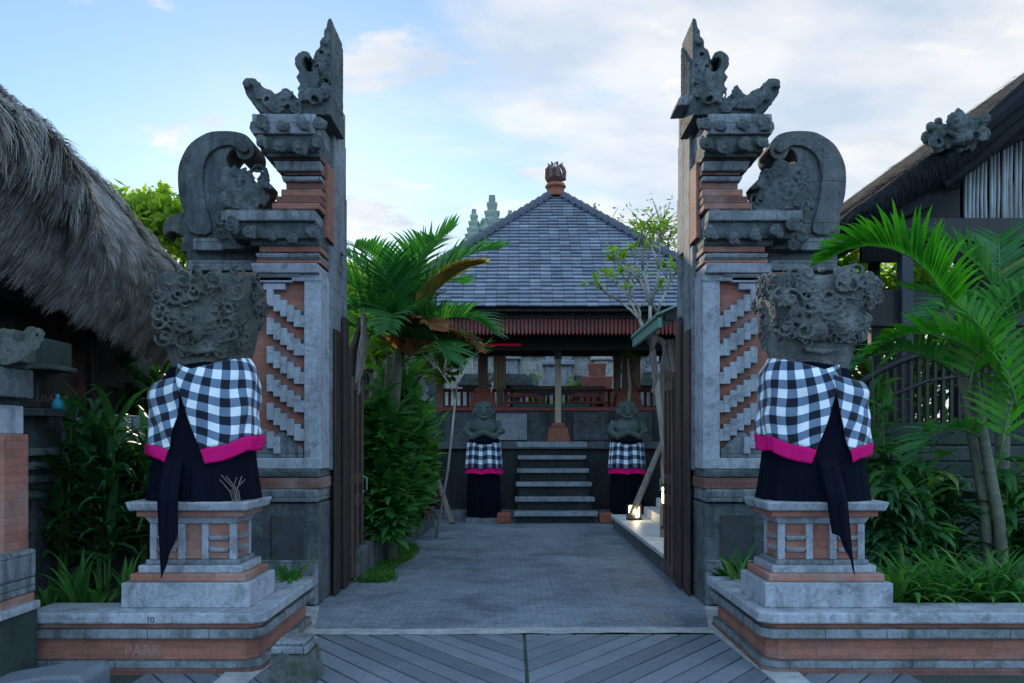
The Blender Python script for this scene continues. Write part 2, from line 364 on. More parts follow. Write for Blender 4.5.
        return s.add(vs, fs)
    def build(s, name, mat, parent=None, bev=0, smooth=False, carve=None, keep=False, solid=0, label=None):
        if parent is not None: org = ORG[parent.name]
        else:
            a = np.array(s.v); org = Vector(((a[:,0].min()+a[:,0].max())/2, (a[:,1].min()+a[:,1].max())/2, a[:,2].min()))
        me = bpy.data.meshes.new(name); me.from_pydata([(p[0]-org[0], p[1]-org[1], p[2]-org[2]) for p in s.v], [], s.f)
        if s.uv:
            l = me.uv_layers.new(name='UVMap')
            for lp in me.loops:
                l.data[lp.index].uv = s.uv[lp.vertex_index]
        if not keep:
            bm = bmesh.new(); bm.from_mesh(me); bmesh.ops.recalc_face_normals(bm, faces=bm.faces); bm.to_mesh(me); bm.free()
        if smooth: me.polygons.foreach_set('use_smooth', [True]*len(me.polygons))
        me.materials.append(mat if not isinstance(mat, str) else M[mat])
        o = bpy.data.objects.new(name, me); C.objects.link(o); ORG[o.name] = Vector(org)
        if parent is not None: o.parent = parent
        else: o.location = org
        if label: o['label'] = label
        if bev:
            b = o.modifiers.new('bevel', 'BEVEL'); b.width = bev; b.segments = 2; b.limit_method = 'ANGLE'; b.angle_limit = math.radians(40)
        if solid:
            q = o.modifiers.new('solid', 'SOLIDIFY'); q.thickness = solid
        if carve:
            vox, st, scl = carve[:3]; st *= .55; vox *= .85
            r = o.modifiers.new('remesh', 'REMESH'); r.mode = 'VOXEL'; r.voxel_size = vox; r.use_smooth_shade = True
            for i, (stt, scc, ty) in enumerate(((st, scl, 'VORONOI'), (st*.5, scl*.35, 'CLOUDS'))):
                t = bpy.data.textures.new('carving', ty); t.noise_scale = scc
                if ty == 'VORONOI': t.distance_metric = 'DISTANCE'; t.weight_1 = -1; t.weight_2 = 1; t.noise_intensity = 1.3
                d = o.modifiers.new('disp', 'DISPLACE'); d.texture = t; d.strength = stt; d.mid_level = .5 if ty == 'VORONOI' else .5; d.texture_coords = 'LOCAL'
        return o
def tag(o, label=None, cat=None, group=None, kind=None):
    if label: o['label'] = label
    if cat: o['category'] = cat
    if group: o['group'] = group
    if kind: o['kind'] = kind
    return o
def thing(name, label, cat, loc, group=None):
    o = bpy.data.objects.new(name, None); C.objects.link(o); o.location = loc; o.empty_display_size = .2
    ORG[o.name] = Vector(loc); return tag(o, label, cat, group)
def struct(o): o['kind'] = 'structure'; return o
def copy_tree(o, loc=None, rz=0, label=None, scale=1, parent=None):
    c = o.copy(); C.objects.link(c)
    if parent is not None: c.parent = parent
    if loc is not None: c.location = loc; c.rotation_euler = (0, 0, rz); c.scale = (scale,)*3; c['label'] = label
    for ch in list(o.children): copy_tree(ch, parent=c)
    return c
R = random.uniform
strap = lambda t: min(1, .35+t*4)*(1-t**2.5)
oval = lambda t: max(0, math.sin(PI*min(1, t**.8)))**.8
def frond(ml, ms, base, az, el, length, droop, ll, n=26, w=.035, start=.12, dang=.3, stemr=.014, vee=.5):
    p = Vector(base); pts = [p.copy()]; dirs = []; K = 24
    for i in range(K):
        e = el-droop*((i+.5)/K)**1.4
        d = Vector((math.cos(az)*math.cos(e), math.sin(az)*math.cos(e), math.sin(e))); dirs.append(d); p = p+d*(length/K); pts.append(p.copy())
    dirs.append(dirs[-1])
    ms.tube(pts[::3], [stemr*(1-.8*i/(K/3)) for i in range(len(pts[::3]))], 5)
    side = Vector((math.cos(az+PI/2), math.sin(az+PI/2), 0))
    for j in range(n):
        t = start+(1-start)*(j+.5)/n; k = min(K, int(t*K)); b = pts[k]+(pts[min(K, k+1)]-pts[k])*(t*K-k); d = dirs[k]; nr = side.cross(d)*-1
        if nr.z < 0: nr = -nr
        for sg in (-1, 1):
            L_ = ll*(math.sin(PI*(.18+.76*t))**.6)*R(.85, 1.1)
            dd = (d*(.45+.5*t)+side*sg*(1-.35*t)+nr*vee*R(.5, 1)).normalized()
            vs = []; q = b.copy(); m = 5
            wd = (d-dd*d.dot(dd)).normalized()
            for i in range(m+1):
                u = i/m; ww = w*.5*(min(1, .4+u*3)*(1-u**2.2))
                vs += [q+wd*ww, q-wd*ww]; q = q+(dd+Vector((0,0,-dang*u*u*2))).normalized()*L_/m
            ml.add(vs, [(2*i, 2*i+1, 2*i+3, 2*i+2) for i in range(m)])
# ================================================================== GROUND AND PATHS
def sheet(name, x0, x1, y0, y1, z, mat):
    b = MB(); b.add([(x0,y0,z),(x1,y0,z),(x1,y1,z),(x0,y1,z)], [(0,1,2,3)]); return struct(b.build(name, mat))
sheet('ground', -600, 600, -300, 900, -.02, 'soil')
b = MB(); b.add([(-1.95,6.72,.004),(1.95,6.72,.004),(1.86,8.8,.004),(1.9,15.4,.004),(-1.9,15.4,.004),(-1.86,8.8,.004)], [(0,1,2,3,4,5)])
struct(b.build('path', 'path'))
sheet('garden_path', -9, 9, 15.4, 30, -.004, 'path')
sheet('forecourt', -9, 9, -3, 6.56, -.006, 'stone_black')
# chevron slabs of the forecourt
def clip(poly, ax, lim, sgn):
    out = []
    for i in range(len(poly)):
        a, c = poly[i], poly[(i+1) % len(poly)]; da, dc = sgn*(a[ax]-lim), sgn*(c[ax]-lim)
        if da >= 0: out.append(a)
        if da*dc < 0: t = da/(da-dc); out.append((a[0]+(c[0]-a[0])*t, a[1]+(c[1]-a[1])*t))
    return out
cx = .10; bm_ = MB()
for sg in (-1, 1):
    pitch = .27; m = 1.25
    for k in range(-30, 18):
        y0 = 6.3+k*pitch+.010; y1 = y0+pitch-.026; Lx = 3.1
        q = [(.012, y0), (Lx, y0+m*Lx), (Lx, y1+m*Lx), (.012, y1)]
        q = clip(clip(clip(q, 1, 6.54, -1), 1, .5, 1), 0, 2.6, -1)
        if len(q) > 2: bm_.prismz([(cx+sg*a, c) for a, c in q], -.02, .006)
struct(bm_.build('paving', 'slab', bev=.006))
b = MB(); nn = 40
def strip_fn(u, v):
    x = -1.95+3.95*u; return (x, 6.54+.20*v+.03*math.sin(x*1.4)+(noise.noise(Vector((x*4, v*5, 0)))*.035 if v in (0, 1) else 0), .010)
b.grid(strip_fn, nn, 1); struct(b.build('paving_joint', 'concrete'))
for sg in (-1, 1):
    b = MB()
    b.prismz([(sg*1.74, 5.0), (sg*1.95, 5.0), (sg*2.0, 7.6), (sg*1.84, 7.6), (sg*1.66, 6.7)], -.02, .016)
    struct(b.build('kerb', 'concrete', bev=.004))
# ================================================================== RAISED PLANTERS
def planter(s, x1, lab):
    t = thing('stone_planter', lab, 'planter', (s*2.6, 5.5, 0))
    def ring(name, zz0, zz1, off, mat, bev=.008):
        b = MB(); xi = 1.74-off; yf = 5.46-off; c = .07
        pts = [(xi+c, yf), (x1, yf), (x1, yf+.30+off), (xi+.30+off, yf+.30+off), (xi+.30+off, 6.86+off*.3), (xi, 6.86+off*.3), (xi, yf+c)]
        b.prismz([(s*a, q) for a, q in pts], zz0, zz1); return b.build(name, mat, t, bev=bev)
    ring('coping', .350, .425, .055, 'stone_clean', .012)
    ring('brick_course', .310, .350, .0, 'brick')
    ring('ledge', .245, .310, .035, 'stone')
    ring('wall', .085, .245, -.03, 'brick')
    ring('base_course', .035, .085, .012, 'stone')
    ring('footing', -.05, .035, .02, 'brick_dark')
    b = MB(); b.prismz([(s*a, q) for a, q in [(1.96, 5.7), (x1, 5.7), (x1, 7.0), (1.96, 7.0)]], .1, .36); b.build('soil', 'soil', t)
    return t
pl_l = planter(-1, 3.32, 'low brick and grey stone planter wall at left with faint scratched letters')
pl_r = planter(1, 5.2, 'low brick and grey stone planter wall at right, running out of the frame')
M['concrete_faint'] = plain('scratched_stone', (.33,.19,.15), .9)
def text(name, body, size, loc, rot, mat, parent=None, ext=.001, align='CENTER'):
    cu = bpy.data.curves.new(name, 'FONT'); cu.body = body; cu.size = size; cu.extrude = ext; cu.align_x = align
    tmp = bpy.data.objects.new('tmp', cu); C.objects.link(tmp); bpy.context.view_layer.update()
    me = bpy.data.meshes.new_from_object(tmp.evaluated_get(bpy.context.evaluated_depsgraph_get())); bpy.data.objects.remove(tmp)
    me.materials.clear(); me.materials.append(M[mat]); o = bpy.data.objects.new(name, me); C.objects.link(o); o.rotation_euler = rot
    if parent is not None: o.parent = parent; o.location = Vector(loc)-ORG[parent.name]
    else: o.location = loc
    ORG[o.name] = Vector(loc); return o
text('scratched_letters', 'PARK', .105, (X(143, 5.49), 5.489, .115), (PI/2, 0, 0), 'concrete_faint', pl_l, .0005)
text('painted_number', '10', .055, (X(150, 5.4), 5.403, .362), (PI/2, 0, 0), 'wood_black', pl_l, .0005)
# ================================================================== PEDESTALS
def pedestal(s, cx, lab):
    Yf, Yb = 5.57, 6.17; t = thing('statue_pedestal', lab, 'pedestal', (cx, 5.87, .425), 'stone pedestals under the guardian statues')
    def lay(name, hw, z0, z1, mat, bev=.008, fr=0):
        hw *= .9; d = .45-hw; b = MB()
        if fr: b.frus(cx-hw, cx+hw, Yf+d, Yb-d, z0, z1, fr)
        else: b.box(cx-hw, cx+hw, Yf+d, Yb-d, z0, z1)
        return b.build(name, mat, t, bev=bev)
    lay('base_block', .50, .425, .600, 'stone_clean'); lay('brick_band', .455, .600, .655, 'brick'); lay('step', .41, .655, .71, 'stone_clean')
    lay('step', .37, .71, .745, 'stone')
    lay('core', .325, .745, 1.00, 'brick'); cd = .45-.325*.9
    for ax in (-1, 1):
        for ay in (0, 1):
            for kk in range(2):
                b = MB(); px = cx+ax*(.085+kk*.20); yy = Yf+cd-.022 if ay == 0 else Yb-cd-.008
                b.box(px-.025, px+.025, yy, yy+.03, .745, 1.0); b.build('pilaster', 'stone_clean', t, bev=.004)
        for zz in (.80, .885):
            b = MB(); b.frus(cx+ax*.185-.074, cx+ax*.185+.074, Yf+cd-.04, Yf+cd+.03, zz, zz+.03, .014); b.build('moulding', 'stone_clean', t, bev=.004)
            b = MB(); b.frus(cx+ax*.30-.03, cx+ax*.30+.03, Yf+cd+.05, Yb-cd-.05, zz, zz+.03, .014); b.build('moulding', 'stone_clean', t, bev=.004)
    lay('moulding', .38, 1.00, 1.055, 'stone_clean', fr=.03); lay('brick_band', .42, 1.055, 1.10, 'brick'); lay('cap', .485, 1.10, 1.165, 'stone_clean', .012, fr=.02)
    return t
PCX = {-1: -2.285, 1: 2.218}
pedestal(-1, PCX[-1], 'grey stone and brick pedestal on the left planter, black sash hanging over it')
pedestal(1, PCX[1], 'grey stone and brick pedestal on the right planter, small mossy lump on its cap')
# ================================================================== THE SPLIT GATE
def gate(s, lab):
    XI = 1.85
    t = thing('split_gate', lab, 'gate', (s*2.3, 8.2, 0))
    def gx(px, Y): return s*(512-px)*Y/F
    def bx(name, px, zt, zb, mat, yf=7.72, yb=8.75, inner=XI, bev=.008, fr=0, Yr=None):
        Yr = yf if Yr is None else Yr; b = MB(); xo = gx(px, Yr); xi = s*inner; a, c = min(xo, xi), max(xo, xi)
        if fr:   # bottom inset on outer and front side only
            i0 = fr if s < 0 else 0; i1 = fr if s > 0 else 0
            z0, z1 = Z(zb, Yr), Z(zt, Yr)
            b.add([(a+i0,yf+fr,z0),(c-i1,yf+fr,z0),(c-i1,yb-fr,z0),(a+i0,yb-fr,z0),(a,yf,z1),(c,yf,z1),(c,yb,z1),(a,yb,z1)],
                  [(0,3,2,1),(4,5,6,7),(0,1,5,4),(1,2,6,5),(2,3,7,6),(3,0,4,7)])
        else: b.box(a, c, yf, yb, Z(zt, Yr), Z(zb, Yr))
        if mat in ('stone', 'stone_dark') and name in ('tier', 'cornice', 'plinth'): return b.build(name, mat, t, carve=(.020, .022, .11))   # worn, chipped edges
        return b.build(name, mat, t, bev=bev)
    def poly(name, pts, y0, y1, mat, Yr, carve=None, bev=0, extra=None):
        b = MB(); b.prism([(gx(a, Yr), Z(c, Yr)) for a, c in pts], y0, y1)
        if extra: extra(b)
        return b.build(name, mat, t, carve=carve, bev=bev)
    # plinth
    bx('plinth', 246, 503, 606, 'stone_dark', 7.70, 8.78, 1.86)
    bx('plinth', 250, 560, 606, 'stone', 7.66, 8.80, 1.87)
    bx('cornice', 240, 489, 503, 'stone', 7.62, 8.80, 1.865, fr=.03); bx('brick_course', 248, 478, 489, 'brick_dark', 7.68, 8.76)
    bx('cornice', 246, 469, 478, 'stone_dark', 7.66, 8.76, 1.855, fr=.02)
    # arched niche in the plinth
    b = MB(); xa, xb = gx(272, 7.7), gx(304, 7.7); b.box(min(xa, xb), max(xa, xb), 7.675, 7.70, Z(600, 7.7), Z(515, 7.7)); b.build('niche', 'stone_black', t, bev=.006)
    # shaft: brick core with grey stone frame
    Y0 = 7.72; bx('shaft', 238, 272, 469, 'brick', 7.80, 8.74, XI-.0)
    bx('shaft_frame', 304, 272, 469, 'stone_clean', Y0, 7.80, XI+.002)
    b = MB(); b.box(s*(XI-.004), s*(XI-.03+.05), 7.80, 8.06, Z(469, Y0), Z(272, Y0)); b.build('side_facing', 'stone_clean', t, bev=.006)
    b = MB(); b.box(s*(XI-.004), s*(XI+.02), 8.42, 8.75, Z(469, Y0), Z(262, Y0)); b.build('side_facing', 'stone', t, bev=.006)
    bx('shaft_foot', 256, 458, 469, 'stone_clean', 7.70, 7.8, XI-.002); bx('shaft_head', 252, 270, 281, 'stone_clean', 7.71, 7.8, XI-.002)
    b = MB()                                        # stepped key pattern
    for k in range(6):
        zt = 297+k*28.5
        for j in range(6):
            a = 266+j*6.8; zz = zt-8+j*5.2
            h = 17 if j < 5 else 12
            if zz+h > 458 or zz < 276: continue
            x0, x1 = gx(a, Y0), gx(a+6.82, Y0); b.box(min(x0, x1), max(x0, x1), 7.728+.001*j, 7.81, Z(zz+h, Y0), Z(zz, Y0))
            if j == 4:
                x0, x1 = gx(a+8.4, Y0), gx(306, Y0)
    b.build('stepped_pattern', 'stone_clean', t, bev=.005)
    b = MB()
    for k, (px, py, sz) in enumerate([(266, 440, .07), (280, 436, .06), (292, 446, .06), (273, 452, .06), (262, 455, .07)]):
        b.scroll(gx(px, 7.75), Z(py, 7.75), 7.80, sz, k, s, .25)
    b.prism([(gx(a, 7.75), Z(c, 7.75)) for a, c in [(256, 458), (256, 438), (264, 428), (272, 436), (284, 430), (292, 440), (303, 448), (303, 458)]], 7.765, 7.82)
    b.build('carved_foot', 'stone', t, carve=(.012, .012, .03))
    b = MB()
    for k, (a, c) in enumerate([((256, 270), (300, 276)), ((256, 276), (292, 282)), ((262, 282), (284, 289))]):
        b.box(gx(a[0], 7.7), gx(c[0], 7.7), 7.69+k*.02, 7.81, Z(a[1]+.5, 7.7), Z(c[1], 7.7))
    b.build('carved_capital', 'stone_clean', t, bev=.006)
    # corbelled middle
    bx('cornice', 250, 263, 272, 'stone_clean', 7.62, 8.82, 1.862, fr=.03); bx('brick_course', 256, 259, 263, 'brick', 7.70, 8.76)
    bx('cornice', 254, 252, 259, 'stone', 7.66, 8.78, 1.858, fr=.02); bx('brick_course', 259, 246, 252, 'brick', 7.70, 8.75)
    bx('tier', 250, 238, 246, 'stone_dark', 7.68, 8.76); bx('tier', 226, 221, 238, 'stone_dark', 7.60, 8.80, 1.862, fr=.04)
    bx('tier', 220, 209, 221, 'stone', 7.56, 8.84, 1.868)
    bx('brick_course', 272, 203, 209, 'brick', 7.66, 8.76); bx('brick_course', 276, 196, 203, 'brick_dark', 7.70, 8.72); bx('brick_course', 281, 189, 196, 'brick', 7.74, 8.70)
    bx('neck', 286, 181, 189, 'brick_dark', 7.80, 8.66); bx('cornice', 280, 175, 181, 'stone', 7.74, 8.72, fr=.02)
    bx('tier', 284, 170, 175, 'brick_dark', 7.78, 8.7); bx('cornice', 272, 160, 170, 'stone', 7.70, 8.74, 1.852, fr=.03); bx('brick_course', 275, 157, 160, 'brick_dark', 7.74, 8.70)
    bx('cornice', 266, 151, 157, 'stone_dark', 7.68, 8.76); bx('tier', 255, 134, 151, 'stone_dark', 7.62, 8.80, 1.858, fr=.04)
    bx('tier', 251, 113, 134, 'stone', 7.58, 8.84, 1.864)
    # inner face: brick seam strips and standing ribs, as on the cut side of the gate
    for ya, yb_, za, zb, m in ((7.9, 8.2, 240, 165, 'brick'), (8.06, 8.2, 470, 244, 'stone'), (8.2, 8.5, 470, 115, 'stone'), (8.5, 8.78, 240, 120, 'stone')):
        b = MB(); b.box(s*(XI-.022), s*(XI+.02), ya+.004, yb_-.004, Z(za, 8), Z(zb, 8)); b.build('cut_face', m, t, bev=.005)
    # carved bosses hanging from the tiers
    for px, py, sz in [(232, 226, .09), (250, 232, .08), (270, 236, .07), (292, 238, .07), (314, 234, .08), (262, 124, .08), (283, 126, .07), (304, 126, .07), (320, 124, .08), (262, 143, .07), (280, 146, .08), (300, 148, .09), (318, 144, .08)]:
        b = MB(); x = gx(px, 7.6); z = Z(py, 7.6); a0 = R(0, 6)
        b.ball((x, 7.60, z), (sz*.85, .06, sz*.75), 10, 6); b.scroll(x, z, 7.565, sz*.9, a0, s, .26); b.scroll(x+sz*.5, z-sz*.5, 7.57, sz*.5, a0+2, -s, .3)
        b.build('carved_boss', 'stone_dark', t, carve=(.012, .014, .03))
    # dragon-like horn on the upper tier
    horn = [(243, 86), (248, 78), (256, 78), (261, 85), (266, 88), (272, 90), (276, 94), (280, 96), (285, 92), (293, 93), (299, 99), (306, 95), (312, 94), (331, 94), (331, 116), (290, 116), (270, 122), (266, 116), (258, 110), (252, 104), (250, 100), (246, 96)]
    def wx(b):
        for k in range(26):
            px, py = R(222, 262), R(172, 248); b.scroll(gx(px, 8), Z(py, 8), 8.0, R(.06, .10), R(0, 6), random.choice((-1, 1)), .25)
    def hx(b):
        for px, py, sz in [(252, 88, .05), (262, 99, .06), (272, 106, .07), (286, 106, .08), (300, 112, .07), (318, 104, .09), (306, 100, .07), (280, 110, .08), (290, 98, .06), (262, 92, .05), (326, 98, .08)]:
            b.scroll(gx(px, 7.8), Z(py, 7.8), 7.675, sz*1.1, R(0, 6), s, .25)
    poly('horn_carving', horn, 7.70, 8.35, 'stone_dark', 7.72, carve=(.016, .03, .05), extra=hx)
    # spire on the cut plane with a hooked curl
    Ys = 8.15; inn = 512-(XI-.01)*F/Ys
    spire = [(inn, 19), (328, 20), (327, 27), (324, 32), (324, 38), (320, 42), (320, 48), (316, 52), (314, 57), (312, 64), (311, 74), (308, 84), (306, 103), (inn, 104)]
    def sx_(b):
        for px, py, sz in [(325, 40, .05), (322, 54, .07), (318, 68, .08), (325, 62, .06), (316, 84, .08), (326, 80, .07), (312, 97, .07), (324, 96, .08)]: b.scroll(gx(px, 8.1), Z(py, 8.1), 8.10, sz, R(0, 6), s, .26)
        for k in range(6):
            yy = 8.2+k*.075; b.box(s*(XI-.03), s*(XI+.02), yy, yy+.04, Z(100, 8.2), Z(30+(5-k)*6, 8.2))
    poly('spire', spire, 8.12, 8.66, 'stone_dark', Ys, carve=(.013, .02, .045), extra=sx_)
    curl = [(312, 104), (302, 104), (301, 96), (298, 90), (300, 84), (296, 78), (300, 72), (295, 66), (295, 58), (299, 53), (305, 51), (310, 53), (312, 58), (309, 60), (306, 58), (303, 61), (304, 67), (309, 72), (313, 72), (317, 66), (320, 80)]
    poly('curl', curl, 8.0, 8.5, 'stone_dark', 8.03, carve=(.014, .022, .045))
    b = MB()                                        # ribs standing proud of the back
    b.box(s*(XI-.01), s*(XI+.06), 8.62, 8.80, Z(238, 8.7), Z(112, 8.7)); b.build('back_rib', 'stone', t, bev=.01)
    b = MB(); b.box(s*(XI-.015), s*(XI+.2), 8.66, 8.86, Z(330, 8.7), Z(196, 8.7)); b.build('back_rib', 'stone', t, bev=.01)
    # wing with big volute
    wing = [(186, 300), (187, 252), (184, 234), (184, 215), (179, 195), (178, 172), (182, 157), (191, 143), (207, 133), (220, 131), (234, 131.5), (246, 135), (253, 143), (254.5, 151), (252, 157), (246, 160), (239, 158), (236, 152), (234, 149), (230, 152), (227, 158), (228, 165), (233, 170), (246, 173), (256, 183), (262, 200), (262, 300)]
    def smooth(P, n=3):
        o = []
        for i in range(len(P)):
            p0, p1, p2, p3 = [Vector(P[(i+k) % len(P)]) for k in (-1, 0, 1, 2)]
            for k in range(n):
                q = k/n; o.append(tuple(.5*((2*p1)+(p2-p0)*q+(2*p0-5*p1+4*p2-p3)*q*q+(3*p1-p0-3*p2+p3)*q**3)))
        return o
    wing = [wing[0]]+smooth(wing[1:-1])[:-3]+[wing[-1]]
    # raised crescent and ribs on the face of the volute
    cr = smooth([(190, 232), (186, 205), (186, 175), (194, 152), (208, 141), (226, 138), (240, 140), (249, 149), (243, 153), (232, 146), (218, 148), (207, 158), (203, 175), (205, 200), (212, 232)])
    poly('wing_relief', cr, 7.985, 8.03, 'stone_dark' if s < 0 else 'wing_stone', 8.0, bev=.012)
    poly('wing', wing, 8.02, 8.42, 'stone_dark' if s < 0 else 'wing_stone', 8.03, bev=.02)
    b = MB(); b.box(gx(186, 8.1), gx(262, 8.1), 7.98, 8.46, Z(300, 8.1), 0); b.build('wing_wall', 'stone_dark', t, bev=.01)
    for (pa, pb, zt, zb) in ((196, 262, 240, 252), (190, 262, 262, 272)):
        b = MB(); b.box(gx(pa, 8), gx(pb, 8), 7.92, 8.5, Z(zb, 8), Z(zt, 8)); b.build('wing_ledge', 'stone', t, bev=.01)
    # pointed corner ears standing on the two main tiers
    for ex, ez, yy, sc_ in ((222, 209, 7.60, 1.0), (252, 134, 7.64, .8), (262, 189, 7.74, .7)):
        pts = [(ex, ez), (ex-4*sc_, ez-7*sc_), (ex-3*sc_, ez-15*sc_), (ex+2*sc_, ez-19*sc_), (ex+5*sc_, ez-13*sc_), (ex+10*sc_, ez-10*sc_), (ex+15*sc_, ez-5*sc_), (ex+18*sc_, ez)]
        poly('corner_ear', pts, yy, yy+.16, 'stone_dark', yy, carve=(.010, .016, .04), extra=lambda b: [b.scroll(gx(ex+5*sc_, yy), Z(ez-6*sc_, yy), yy-.01, .05*sc_, 1, s, .28)])
    # foliage carving in front of the wing
    b = MB(); carv = [(222, 250), (222, 205), (219, 185), (221, 170), (226, 165), (236, 170), (247, 174), (256, 183), (264, 188), (270, 184), (274, 188), (272, 195), (264, 200), (258, 210), (262, 225), (262, 250)]
    b.prism([(gx(a, 7.9), Z(c, 7.9)) for a, c in carv], 7.88, 8.08)
    for k in range(44):
        px, py = R(222, 266), R(170, 248)
        b.scroll(gx(px, 7.9), Z(py, 7.9), 7.875, R(.06, .12), R(0, 6), random.choice((-1, 1)), .24)
    b.build('wing_carving', 'stone_dark', t, carve=(.014, .028, .045))
    if s < 0:
        b = MB(); b.prism([(gx(a, 8.1), Z(c, 8.1)) for a, c in [(188, 208), (180, 212), (170, 215), (163, 222), (161, 230), (164, 237), (168, 232), (174, 232), (180, 236), (188, 238)]], 8.1, 8.34)
        b.build('beak_carving', 'stone_mossy', t, carve=(.018, .03, .06))
        # creeping moss at the wing
    # door frame and door leaf
    mt = 'door' if s < 0 else 'door_red'
    b = MB(); b.box(s*(XI-.0245), s*(XI-.055), 8.12, 8.36, 0.01, Z(330, 8.2)); b.build('door_post', mt, t, bev=.008)
    b = MB(); b.box(s*(XI-.0245), s*(XI-.07), 8.5, 8.70, 0.01, Z(318, 8.6)); b.build('door_post', mt, t, bev=.008)
    ya, yb_ = (8.74, 9.40) if s < 0 else (8.74, 9.20)
    xd = XI-.028
    leafp = MB(); top = [(ya, 2.55), (ya+.2*(yb_-ya), 2.62), (ya+.5*(yb_-ya), 2.72), (ya+.8*(yb_-ya), 2.88), (yb_, 3.05)] if s < 0 else [(ya, 2.35), (yb_, 2.42)]
    leafp.prismx([(ya, .06)]+top+[(yb_, .06)], s*xd, s*(xd-.05)); d = leafp.build('door', mt, t, bev=.006)
    for za, zb in ((.1, .22), (.86, .98), (1.1, 1.22), (2.15, 2.25)):
        b = MB(); b.box(s*(xd-.052), s*(xd-.064), ya+.02, yb_-.02, za, zb); b.build('rail', 'door_rail', d, bev=.005)
    for q in (0, .46, .93):
        b = MB(); yy = ya+.01+q*(yb_-ya-.01); b.box(s*(xd-.051), s*(xd-.070), yy, yy+.06*(1 if s < 0 else .6), .08, 2.3); b.build('stile', 'door_rail', d, bev=.005)
    b = MB(); b.tube([(s*(xd-.08), yb_-.12, 1.0), (s*(xd-.13), yb_-.12, 1.02), (s*(xd-.13), yb_-.12, 1.16), (s*(xd-.08), yb_-.12, 1.18)], .01, 6); b.build('handle', 'tin', d)
    if s < 0:
        b = MB()
        for k in range(9):
            y0 = R(8.8, 9.3); b.tube([(s*(xd-.07), y0, R(2.1, 2.4)), (s*(xd-.10), y0+R(-.1, .15), 2.55), (s*(xd-.12), y0+R(0, .3), 2.8), (s*(xd-.10), min(9.5, y0+R(.1, .4)), R(2.85, 3.15))], [.014, .018, .014, .006], 5)
        b.build('carved_tracery', 'driftwood', d)
    return t
M['door_rail'] = wood('worn_door_rail', (.05,.028,.024), (.13,.075,.062), .5)
M['wing_stone'] = stone('wing_stone', (.07,.075,.08), (.17,.18,.19), mossamt=.4, streak=.7, joints=(.6,.42))
g_l = gate(-1, 'left half of the split stone gate, hooked beak carving beside the thatch')
g_r = gate(1, 'right half of the split stone gate, its volute wing paler and smoother')
b = MB(); b.prism([(X(672, 8.1), Z(114, 8.1)), (X(675, 8.1), Z(105, 8.1)), (X(682, 8.1), Z(103, 8.1)), (X(692, 8.1), Z(104, 8.1)), (X(692, 8.1), Z(113, 8.1))], 7.9, 8.25)
b.build('corner_horn', 'stone', g_r, carve=(.014, .015, .05))
M['leafless_green'] = cloth('green_cloth', (.03, .14, .12))
